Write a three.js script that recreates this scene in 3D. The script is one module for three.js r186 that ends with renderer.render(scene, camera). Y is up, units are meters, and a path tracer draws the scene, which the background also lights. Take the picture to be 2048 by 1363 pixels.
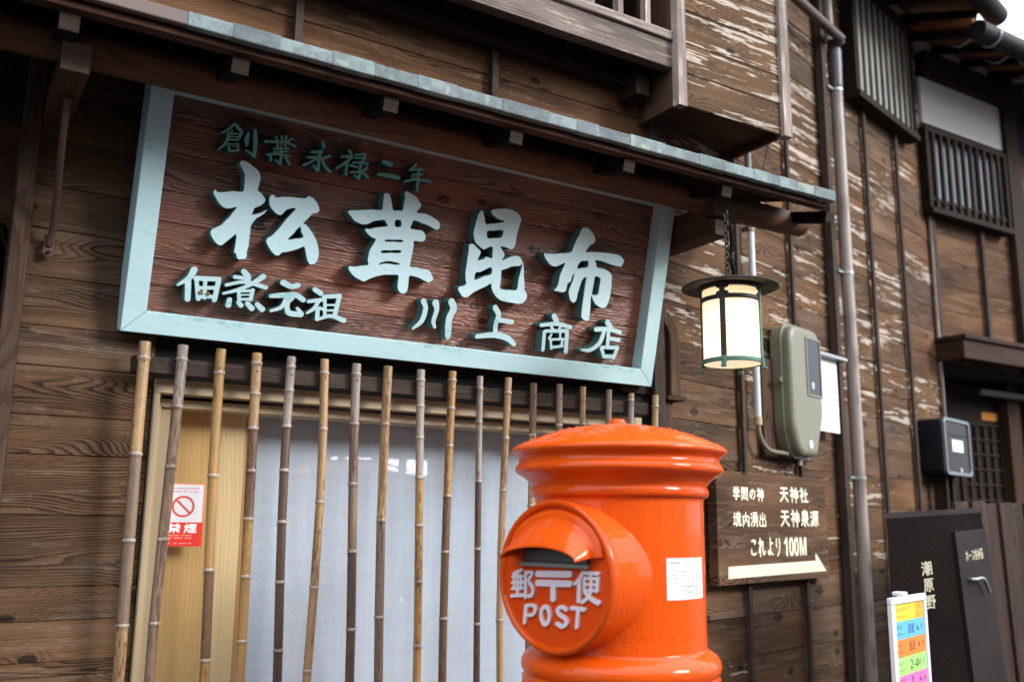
import * as THREE from 'three';
import { mergeGeometries } from 'three/addons/utils/BufferGeometryUtils.js';
import { RoundedBoxGeometry } from 'three/addons/geometries/RoundedBoxGeometry.js';

// ---------- camera, sky, sun, exposure ----------
const EYE = 1.116;
const scene = new THREE.Scene();
const camera = new THREE.PerspectiveCamera(2 * Math.atan(681.5 / 1880) * 180 / Math.PI, 2048 / 1363, 0.05, 200);
camera.rotation.order = 'YXZ';
camera.position.set(0, EYE, 2.3);
camera.rotation.set(Math.atan(359 / 1880), -31.6 * Math.PI / 180, 0.57 * Math.PI / 180);
camera.focus = 2.45;
camera.userData.fStop = 2.2;
const SKY = 1.0, SUN = 1.3, EXPOSURE = 3.1;
const renderer = new THREE.WebGLRenderer({ antialias: true });
renderer.toneMapping = THREE.LinearToneMapping;
renderer.toneMappingExposure = EXPOSURE;
renderer.shadowMap.enabled = true;
renderer.setSize(1024, 681);
{ // even overcast, a little brighter overhead
  const W = 128, H = 64, d = new Float32Array(W * H * 4);
  for (let y = 0; y < H; y++) for (let x = 0; x < W; x++) {
    const up = Math.sin(((y + 0.5) / H - 0.5) * Math.PI), v = SKY * (up > 0 ? 0.5 + 0.75 * up : 0.5);
    d.set([v * 0.90, v * 0.985, v * 1.10, 1], (y * W + x) * 4);
  }
  const t = new THREE.DataTexture(d, W, H, THREE.RGBAFormat, THREE.FloatType);
  t.mapping = THREE.EquirectangularReflectionMapping; t.magFilter = THREE.LinearFilter; t.needsUpdate = true;
  scene.background = t; scene.environment = t;
}
const sun = new THREE.DirectionalLight(0xfffdfa, SUN);
sun.name = 'sun'; sun.position.set(8.8, 7.2, 9.6); sun.target.position.set(1, 1.2, 0);
sun.castShadow = true; sun.shadow.radius = 38; sun.shadow.mapSize.set(2048, 2048);
Object.assign(sun.shadow.camera, { left: -8, right: 8, top: 8, bottom: -8, near: 0.5, far: 30 });
scene.add(sun, sun.target);

// ---------- from a pixel of the 2048 x 1363 photograph to a point of a wall plane ----------
camera.updateMatrixWorld(true);
const rayOf = (x, y) => new THREE.Vector3((x - 1024) / 1880, -(y - 681.5) / 1880, -1).applyQuaternion(camera.quaternion);
function hit(x, y, n, p0) {
  const d = rayOf(x, y), t = p0.clone().sub(camera.position).dot(n) / d.dot(n);
  return camera.position.clone().addScaledVector(d, t);
}
const BEND = new THREE.Vector3(1.953, 0, 0), TURN = 14.8 * Math.PI / 180;
const dir2 = new THREE.Vector3(Math.cos(TURN), 0, -Math.sin(TURN)), nor2 = new THREE.Vector3(Math.sin(TURN), 0, Math.cos(TURN));
const LEN2 = 2.548, CORNER = BEND.clone().addScaledVector(dir2, LEN2), ZAX = new THREE.Vector3(0, 0, 1);
const P1 = (x, y, z = 0) => { const p = hit(x, y, ZAX, new THREE.Vector3(0, 0, z)); return [p.x, p.y]; };
const P2 = (x, y, o = 0) => { const p = hit(x, y, nor2, BEND.clone().addScaledVector(nor2, o)).sub(BEND); return [p.dot(dir2), p.y]; };
const P3 = (x, y, o = 0) => { const p = hit(x, y, ZAX, CORNER.clone().setZ(CORNER.z + o)); return [p.x - CORNER.x, p.y]; };

// ---------- random numbers and noise ----------
function rng(seed) { let s = seed >>> 0; return () => { s = (s + 0x6d2b79f5) >>> 0; let t = Math.imul(s ^ (s >>> 15), 1 | s); t = (t + Math.imul(t ^ (t >>> 7), 61 | t)) ^ t; return ((t ^ (t >>> 14)) >>> 0) / 4294967296; }; }
function lattice(seed, nx, ny) { const r = rng(seed), a = new Float32Array(nx * ny); for (let i = 0; i < a.length; i++) a[i] = r() * 2 - 1; return { a, nx, ny }; }
function noise(L, x, y) { // periodic value noise, x and y in lattice cells
  const xf = Math.floor(x), yf = Math.floor(y); let u = x - xf, v = y - yf;
  u = u * u * (3 - 2 * u); v = v * v * (3 - 2 * v);
  const x0 = ((xf % L.nx) + L.nx) % L.nx, y0 = ((yf % L.ny) + L.ny) % L.ny, x1 = x0 + 1 === L.nx ? 0 : x0 + 1, y1 = y0 + 1 === L.ny ? 0 : y0 + 1;
  const a = L.a, p = a[y0 * L.nx + x0], q = a[y0 * L.nx + x1], r = a[y1 * L.nx + x0], s = a[y1 * L.nx + x1];
  return (p + (q - p) * u) * (1 - v) + (r + (s - r) * u) * v;
}
const clamp = (x, a = 0, b = 1) => Math.min(b, Math.max(a, x)), sstep = (a, b, x) => { const t = clamp((x - a) / (b - a)); return t * t * (3 - 2 * t); };
const enc = (l) => 255 * clamp(l <= 0.0031308 ? 12.92 * l : 1.055 * Math.pow(l, 1 / 2.4) - 0.055);
function dataTex(px, w, h, channels, srgb, repU, repV) {
  const t = new THREE.DataTexture(px, w, h, channels === 1 ? THREE.RedFormat : THREE.RGBAFormat);
  t.magFilter = THREE.LinearFilter; t.minFilter = THREE.LinearMipmapLinearFilter; t.wrapS = t.wrapT = THREE.RepeatWrapping;
  t.generateMipmaps = true; if (srgb) t.colorSpace = THREE.SRGBColorSpace; t.repeat.set(repU, repV); t.needsUpdate = true; return t;
}
// a sheet of colour + relief; f(u, v) in 0..1 returns [r, g, b, height] (linear colours)
function sheet(w, h, wide, high, f) {
  const c = new Uint8Array(w * h * 4), b = new Uint8Array(w * h);
  for (let y = 0; y < h; y++) for (let x = 0; x < w; x++) {
    const o = f((x + 0.5) / w, (y + 0.5) / h), i = y * w + x;
    c[i * 4] = enc(o[0]); c[i * 4 + 1] = enc(o[1]); c[i * 4 + 2] = enc(o[2]); c[i * 4 + 3] = 255; b[i] = 255 * clamp(o[3]);
  }
  return { map: dataTex(c, w, h, 4, true, 1 / wide, 1 / high), bump: dataTex(b, w, h, 1, false, 1 / wide, 1 / high) };
}
const mix3 = (a, b, t) => [a[0] + (b[0] - a[0]) * t, a[1] + (b[1] - a[1]) * t, a[2] + (b[2] - a[2]) * t];
// flat-sawn board grain along u. o: rings per sheet height, colours early / late, knots, flecks or peeled finish
function woodSheet(seed, w, h, wide, high, o) {
  const A = lattice(seed + 1, 3, 5), B = lattice(seed + 2, 8, 20), C = lattice(seed + 3, 28, 420), D = lattice(seed + 4, 90, 500), E = lattice(seed + 5, 6, 9), F = lattice(seed + 6, 12, 62), G = lattice(seed + 7, 46, 190), S = lattice(seed + 12, 7, 240), J = lattice(seed + 13, 7, 26), I = lattice(seed + 8, 130, 130);
  const r = rng(seed + 9), knots = [];
  for (let i = 0; i < o.knots; i++) knots.push([r(), r(), (0.010 + 0.014 * r()) * (o.knotSize ?? 1)]);
  return sheet(w, h, wide, high, (u, v) => {
    let R = v * o.rings + o.warp * (noise(A, u * 3, v * 5) + 0.35 * noise(B, u * 8, v * 20)) + 0.10 * noise(G, u * 46, v * 190), kd = 0;
    for (const k of knots) {
      let du = Math.abs(u - k[0]); du = Math.min(du, 1 - du); let dv = Math.abs(v - k[1]); dv = Math.min(dv, 1 - dv);
      const q = Math.hypot(du * wide / 1.8, dv * high) / k[2];
      if (q < 5) { R += 2.6 * Math.exp(-q * q * 0.35) * 1.3; kd = Math.max(kd, 1 - sstep(0.55, 0.95, q)); }
    }
    const t = R - Math.floor(R), amp = 0.25 + 0.75 * sstep(-0.45, 0.5, noise(E, u * 6 + 2.5, v * 9 + 4.5) + 0.5 * noise(B, u * 8 + 1, v * 20)), late = Math.max(kd, sstep(0.3, 0.88, t) * (1 - sstep(0.9, 1, t)) * amp), strk = noise(S, u * 7, v * 240), fib = noise(C, u * 28, v * 420), fine = noise(D, u * 90, v * 500), big = noise(E, u * 6, v * 9);
    let col = mix3(o.early, o.late, clamp(late * 1.0 + 0.24 * fib + 0.16 * fine + 0.2 * strk + (o.kd ?? 0.9) * kd));
    const g = 1 + o.vary * big + (o.soft ?? 1) * (0.16 * fib + 0.14 * fine + 0.24 * strk); col = [col[0] * g, col[1] * g, col[2] * g];
    let ht = 0.28 + 0.45 * late + 0.12 * fib + 0.06 * fine + 0.12 * strk;
    const grey = clamp(sstep(0.1, 0.8, noise(F, u * 12, v * 62) + 0.4 * fib) * o.grey);
    col = mix3(col, o.greyCol, grey * (1 - 0.6 * late));
    if (o.peel) {
      const m = 0.75 * noise(F, u * 12 + 3.3, v * 62 + 7.7) + 0.55 * noise(J, u * 7, v * 26) + 0.42 * noise(G, u * 46 + 9, v * 190) + 0.2 * big + 0.16 * fine + 0.26 * strk - 0.15 * late;
      const p = sstep(o.peel, o.peel + 0.16, m), edge = sstep(o.peel - 0.12, o.peel, m) * (1 - p);
      col = mix3(col, [col[0] * 0.6, col[1] * 0.55, col[2] * 0.5], edge * 0.6);
      const q = 1 + 0.12 * fine + 0.08 * fib; col = mix3(col, [o.peelCol[0] * q, o.peelCol[1] * q, o.peelCol[2] * q], p * 0.92); ht = ht * (1 - 0.5 * p) + 0.45 * p;
    }
    if (o.speck) { const s = sstep(0.78, 1.0, noise(I, u * 130, v * 130) + 0.2 * fine + 0.45 * noise(F, u * 12, v * 62)); col = mix3(col, o.peelCol ?? [0.4, 0.32, 0.24], s * o.speck); }
    return [col[0], col[1], col[2], ht];
  });
}
const std = (o) => new THREE.MeshStandardMaterial(o);
const T = {
  board: woodSheet(11, 2048, 1024, 1.6, 0.64, { rings: 104, warp: 11, early: [0.128, 0.071, 0.036], late: [0.021, 0.010, 0.0052], knots: 8, vary: 0.42, grey: 0.5, greyCol: [0.18, 0.124, 0.086], speck: 0.14 }),
  peeled: woodSheet(23, 2048, 1024, 1.6, 0.64, { rings: 96, warp: 10, early: [0.132, 0.067, 0.027], late: [0.026, 0.012, 0.0055], knots: 7, vary: 0.32, grey: 0.3, greyCol: [0.18, 0.11, 0.07], peel: 0.33, peelCol: [0.47, 0.40, 0.335], speck: 0.15 }),
  sign: woodSheet(37, 2048, 768, 1.6, 0.6, { rings: 92, warp: 8, early: [0.185, 0.075, 0.046], late: [0.030, 0.011, 0.007], knots: 13, knotSize: 0.75, vary: 0.32, grey: 0.35, greyCol: [0.24, 0.135, 0.095], speck: 0.1 }),
  beam: woodSheet(41, 1024, 512, 1.2, 0.3, { rings: 10, warp: 3, early: [0.060, 0.036, 0.023], late: [0.036, 0.020, 0.012], knots: 3, vary: 0.3, grey: 0.3, greyCol: [0.082, 0.058, 0.042], speck: 0 }),
  pale: woodSheet(53, 1024, 512, 1.2, 0.4, { rings: 40, warp: 1.2, early: [0.74, 0.55, 0.30], late: [0.67, 0.48, 0.245], knots: 0, vary: 0.08, soft: 0.3, grey: 0, greyCol: [0.5, 0.4, 0.2], speck: 0 }),
  grey: woodSheet(61, 1024, 512, 1.0, 0.3, { rings: 30, warp: 2, early: [0.20, 0.165, 0.145], late: [0.10, 0.078, 0.068], knots: 1, vary: 0.35, grey: 0.7, greyCol: [0.27, 0.235, 0.215], peel: 0.8, peelCol: [0.42, 0.36, 0.31], speck: 0.3 }),
};
const phys = (o) => new THREE.MeshPhysicalMaterial(o);
const woodMat = (s, tint, bump, extra = {}) => phys({ specularIntensity: 0.35, map: s.map, bumpMap: s.bump, bumpScale: bump, color: new THREE.Color().setRGB(...tint), roughness: 0.78, ...extra });
const M = {};
M.boards = [[0.86, 0.83, 0.82], [0.68, 0.65, 0.64], [0.98, 0.92, 0.88], [0.8, 0.8, 0.84], [0.88, 0.8, 0.73]].map((t) => woodMat(T.board, t, 0.0022, { roughness: 0.7 }));
M.brown = [[0.92, 0.76, 0.64], [0.76, 0.64, 0.55], [1.05, 0.86, 0.71], [0.86, 0.75, 0.67]].map((t) => woodMat(T.board, t, 0.0016));
M.peeled = [[0.92, 0.9, 0.88], [1.02, 0.97, 0.92], [0.8, 0.78, 0.76]].map((t) => woodMat(T.peeled, t, 0.0018));
M.signs = [[1, 1, 1], [0.85, 0.82, 0.8], [1.15, 1.05, 1.0], [1.0, 0.92, 0.86]].map((t) => woodMat(T.sign, t, 0.004, { roughness: 0.36, specularIntensity: 1 }));
M.soffit = woodMat(T.beam, [0.2, 0.17, 0.17], 0.0006, { roughness: 0.95, specularIntensity: 0.2 });  // shade under eave and bay deepened in the wood colour: tint near black
M.beam = woodMat(T.beam, [1, 1, 1], 0.0008);
M.dark = woodMat(T.beam, [0.5, 0.48, 0.5], 0.0008, { specularIntensity: 0.3 });
M.darker = woodMat(T.beam, [0.27, 0.25, 0.25], 0.0006, { specularIntensity: 0.3 });
M.batten = woodMat(T.beam, [0.95, 1.05, 1.3], 0.0008);
M.pale = woodMat(T.pale, [1, 1, 1], 0.0002, { roughness: 0.45 });
M.grey = woodMat(T.grey, [1, 1, 1], 0.0012);
M.endGrain = woodMat(T.grey, [0.72, 0.6, 0.5], 0.0014);
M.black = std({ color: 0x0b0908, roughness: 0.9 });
M.gapDark = std({ color: 0x0a0806, roughness: 1 });
M.iron = std({ color: 0x3a2a24, roughness: 0.6, metalness: 0.3 });

// ---------- building helpers ----------
const used = {};
function numbered(name) { const n = used[name] = (used[name] ?? -1) + 1; return n ? `${name}_${String(n).padStart(3, '0')}` : name; }
function tag(o, label, category, group) { o.userData.label = label; if (category) o.userData.category = category; if (group) o.userData.group = group; return o; }
function thing(name, label, category, pos = [0, 0, 0], turn = 0, group) {
  const g = new THREE.Group(); g.name = numbered(name); g.position.set(...pos); g.rotation.y = turn; tag(g, label, category, group); scene.add(g); return g;
}
function mesh(name, geo, mat, parent, pos, rot) {
  const m = new THREE.Mesh(geo, mat); m.name = numbered(name); m.castShadow = m.receiveShadow = true;
  if (pos) m.position.set(...pos); if (rot) m.rotation.set(...rot); parent.add(m); return m;
}
const merge = (list) => mergeGeometries(list.map((g) => { const n = g.index ? g.toNonIndexed() : g; for (const k of Object.keys(n.attributes)) if (!['position', 'normal', 'uv'].includes(k)) n.deleteAttribute(k); n.groups = []; return n; }));
// box from corner to corner with uv in metres (grain along 'x' or 'y'), texture shifted by chance
const chance = rng(7);
function box(x0, y0, z0, x1, y1, z1, grain = 'x', radius = 0.0015) {
  const w = x1 - x0, h = y1 - y0, d = z1 - z0, r = Math.min(radius, w / 3, h / 3, d / 3);
  const g = r > 0 ? new RoundedBoxGeometry(w, h, d, 1, r) : new THREE.BoxGeometry(w, h, d);
  g.translate((x0 + x1) / 2, (y0 + y1) / 2, (z0 + z1) / 2); return metricUV(g, grain);
}
function metricUV(geo, grain = 'x') {
  const g = geo.index ? geo.toNonIndexed() : geo, p = g.attributes.position, n = g.attributes.normal, uv = new Float32Array(p.count * 2), a = chance() * 3, b = chance() * 3;
  for (let i = 0; i < p.count; i += 3) {
    let nx = 0, ny = 0, nz = 0; for (let k = 0; k < 3; k++) { nx += n.getX(i + k); ny += n.getY(i + k); nz += n.getZ(i + k); }
    const ax = Math.abs(nx), ay = Math.abs(ny), az = Math.abs(nz);
    for (let k = 0; k < 3; k++) {
      const x = p.getX(i + k), y = p.getY(i + k), z = p.getZ(i + k);
      let s, t; if (az >= ax && az >= ay) { s = x; t = y; } else if (ay >= ax) { s = x; t = z; } else { s = z; t = y; }
      if (grain === 'y') [s, t] = [t, s]; if (grain === 'z') { if (ay > ax && ay > az) [s, t] = [t, s]; }
      uv[(i + k) * 2] = s + a; uv[(i + k) * 2 + 1] = t + b;
    }
  }
  g.setAttribute('uv', new THREE.BufferAttribute(uv, 2)); g.groups = []; return g;
}
// one lapped weatherboard: thin at the top edge, thick at the bottom edge
function lapBoard(x0, x1, y0, y1, z, r) {
  const th = 0.0066 + 0.0012 * r(), g = new THREE.BoxGeometry(x1 - x0, y1 - y0 - 0.0016, 0.012), p = g.attributes.position, dy = (r() - 0.5) * 0.0025;
  for (let i = 0; i < p.count; i++) { const low = p.getY(i) < 0; p.setZ(i, p.getZ(i) > 0 ? (low ? th : 0.0045) : 0); p.setY(i, p.getY(i) + (low ? dy * 0.4 : 0)); }
  g.translate((x0 + x1) / 2, (y0 + y1) / 2, z); g.computeVertexNormals(); return metricUV(g, 'x');
}
function boarding(parent, mats, x0, x1, ys, z, seed, splits = []) { // ys: heights of the joints, upwards
  const r = rng(seed);
  for (let i = 0; i + 1 < ys.length; i++) {
    const cuts = [x0, ...splits.filter((s) => s > x0 + 0.05 && s < x1 - 0.05), x1];
    for (let k = 0; k + 1 < cuts.length; k++) mesh('plank', lapBoard(cuts[k] + (k ? 0.0008 : 0), cuts[k + 1], ys[i], ys[i + 1], z, r), mats(i, k, r), parent);
  }
}
const rows = (y0, y1, step, seed) => { const r = rng(seed), a = [y0]; while (a[a.length - 1] < y1 - step * 0.4) a.push(Math.min(y1, a[a.length - 1] + step * (0.93 + 0.14 * r()))); return a; };
const pick = (list) => (i, k, r) => list[Math.floor(r() * list.length)];
const tube = (pts, r, seg = 24, rad = 8) => new THREE.TubeGeometry(new THREE.CatmullRomCurve3(pts.map((p) => new THREE.Vector3(...p))), seg, r, rad);
// a section in (z, y) drawn out along x
const sectionX = (zy, x0, x1) => new THREE.ExtrudeGeometry(new THREE.Shape(zy.map(([z, y]) => new THREE.Vector2(-z, y))), { depth: x1 - x0, bevelEnabled: false }).rotateY(Math.PI / 2).translate(x0, 0, 0);
const cyl = (r0, r1, h, x, y, z, n = 24) => new THREE.CylinderGeometry(r0, r1, h, n).translate(x, y, z);
const lathe = (pts, n = 64) => new THREE.LatheGeometry(pts.map(([r, y]) => new THREE.Vector2(r, y)), n);

// ---------- lettering: strokes -> filled raster -> outline -> solid ----------
function strokesOutline(strokes, scale, pad = 4) { // strokes [[x,y,w,...],...] in mm; scale px per mm
  let x0 = 1e9, y0 = 1e9, x1 = -1e9, y1 = -1e9;
  for (const s of strokes) for (let i = 0; i < s.length; i += 3) { const w = s[i + 2]; x0 = Math.min(x0, s[i] - w); x1 = Math.max(x1, s[i] + w); y0 = Math.min(y0, s[i + 1] - w); y1 = Math.max(y1, s[i + 1] + w); }
  const W = Math.ceil((x1 - x0) * scale) + pad * 2, H = Math.ceil((y1 - y0) * scale) + pad * 2, cv = document.createElement('canvas'); cv.width = W; cv.height = H;
  const c = cv.getContext('2d'); c.fillStyle = '#000'; c.fillRect(0, 0, W, H); c.fillStyle = '#fff';
  const X = (x) => (x - x0) * scale + pad, Y = (y) => (y - y0) * scale + pad;
  for (const s of strokes) {
    const n = s.length / 3, pts = []; for (let i = 0; i < n; i++) pts.push(new THREE.Vector3(s[i * 3], s[i * 3 + 1], s[i * 3 + 2]));
    const cur = n > 2 ? new THREE.CatmullRomCurve3(pts, false, 'centripetal') : new THREE.LineCurve3(pts[0], pts[1]), steps = 60;
    for (let i = 0; i <= steps; i++) { const q = cur.getPoint(i / steps); c.beginPath(); c.ellipse(X(q.x), Y(q.y), q.z * scale * 0.52, q.z * scale * 0.46, 0.6, 0, 7); c.fill(); }
  }
  const img = c.getImageData(0, 0, W, H).data, f = (x, y) => img[(y * W + x) * 4] / 255 - 0.5;
  const next = new Map(), at = new Map();
  const vert = (x, y, dx, dy) => { const k = (y * W + x) * 2 + dy; if (!at.has(k)) { const a = f(x, y), b = f(x + dx, y + dy), t = a / (a - b); at.set(k, [(x + dx * t - pad) / scale + x0, (y + dy * t - pad) / scale + y0]); } return k; };
  for (let y = 0; y < H - 1; y++) for (let x = 0; x < W - 1; x++) {
    const q = (f(x, y) > 0 ? 1 : 0) | (f(x + 1, y) > 0 ? 2 : 0) | (f(x + 1, y + 1) > 0 ? 4 : 0) | (f(x, y + 1) > 0 ? 8 : 0);
    if (!q || q === 15) continue;
    const N = () => vert(x, y, 1, 0), S = () => vert(x, y + 1, 1, 0), We = () => vert(x, y, 0, 1), Ea = () => vert(x + 1, y, 0, 1);
    const L = (a, b) => next.set(a, b);
    if (q === 1) L(We(), N()); else if (q === 2) L(N(), Ea()); else if (q === 3) L(We(), Ea()); else if (q === 4) L(Ea(), S()); else if (q === 5) { L(We(), S()); L(Ea(), N()); } else if (q === 6) L(N(), S()); else if (q === 7) L(We(), S());
    else if (q === 8) L(S(), We()); else if (q === 9) L(S(), N()); else if (q === 10) { L(N(), We()); L(S(), Ea()); } else if (q === 11) L(S(), Ea()); else if (q === 12) L(Ea(), We()); else if (q === 13) L(Ea(), N()); else if (q === 14) L(N(), We());
  }
  const loops = [];
  while (next.size) {
    const start = next.keys().next().value; let k = start; const loop = [];
    while (next.has(k)) { loop.push(at.get(k)); const n = next.get(k); next.delete(k); k = n; }
    if (k === start && loop.length > 8) loops.push(simplify(loop, 0.22 / scale * 1.2));
  }
  return loops;
}
function simplify(loop, eps) {
  const pts = loop.concat([loop[0]]), keep = new Uint8Array(pts.length); keep[0] = keep[pts.length - 1] = 1;
  const mid = Math.floor(pts.length / 2); keep[mid] = 1;
  const go = (a, b) => {
    let best = 0, at = -1; const [ax, ay] = pts[a], [bx, by] = pts[b], L = Math.hypot(bx - ax, by - ay) || 1e-9;
    for (let i = a + 1; i < b; i++) { const d = Math.abs((pts[i][0] - ax) * (by - ay) - (pts[i][1] - ay) * (bx - ax)) / L; if (d > best) { best = d; at = i; } }
    if (best > eps) { keep[at] = 1; go(a, at); go(at, b); }
  };
  go(0, mid); go(mid, pts.length - 1);
  return pts.filter((p, i) => keep[i] && i < pts.length - 1);
}
const areaOf = (l) => { let a = 0; for (let i = 0; i < l.length; i++) { const [x, y] = l[i], [u, v] = l[(i + 1) % l.length]; a += x * v - u * y; } return a / 2; };
const inside = (p, l) => { let c = false; for (let i = 0, j = l.length - 1; i < l.length; j = i++) { const [xi, yi] = l[i], [xj, yj] = l[j]; if ((yi > p[1]) !== (yj > p[1]) && p[0] < ((xj - xi) * (p[1] - yi)) / (yj - yi) + xi) c = !c; } return c; };
function shapesOf(loops) { // nests loops: outer ones and the holes in them
  const depth = loops.map((l, i) => loops.filter((m, j) => j !== i && inside(l[0], m)).length), out = [];
  const v2 = (l) => l.map(([x, y]) => new THREE.Vector2(x / 1000, y / 1000));
  loops.forEach((l, i) => {
    if (depth[i] % 2) return;
    const s = new THREE.Shape(v2(areaOf(l) < 0 ? [...l].reverse() : l));
    loops.forEach((m, j) => { if (depth[j] === depth[i] + 1 && inside(m[0], l)) s.holes.push(new THREE.Path(v2(m))); });
    out.push(s);
  });
  return out;
}
function solid(shapes, depth, bevel) {
  return new THREE.ExtrudeGeometry(shapes, { depth: depth - (bevel || 0), bevelEnabled: !!bevel, bevelThickness: bevel, bevelSize: bevel, bevelOffset: -(bevel || 0), bevelSegments: 2, curveSegments: 6 });
}
function smoothLoop(flat, steps) { // closed spline through traced points, in mm
  const pts = []; for (let i = 0; i < flat.length; i += 2) pts.push(new THREE.Vector3(flat[i], flat[i + 1], 0));
  const c = new THREE.CatmullRomCurve3(pts, true, 'centripetal'); return c.getPoints(pts.length * steps).slice(0, -1).map((p) => [p.x, p.y]);
}
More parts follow.
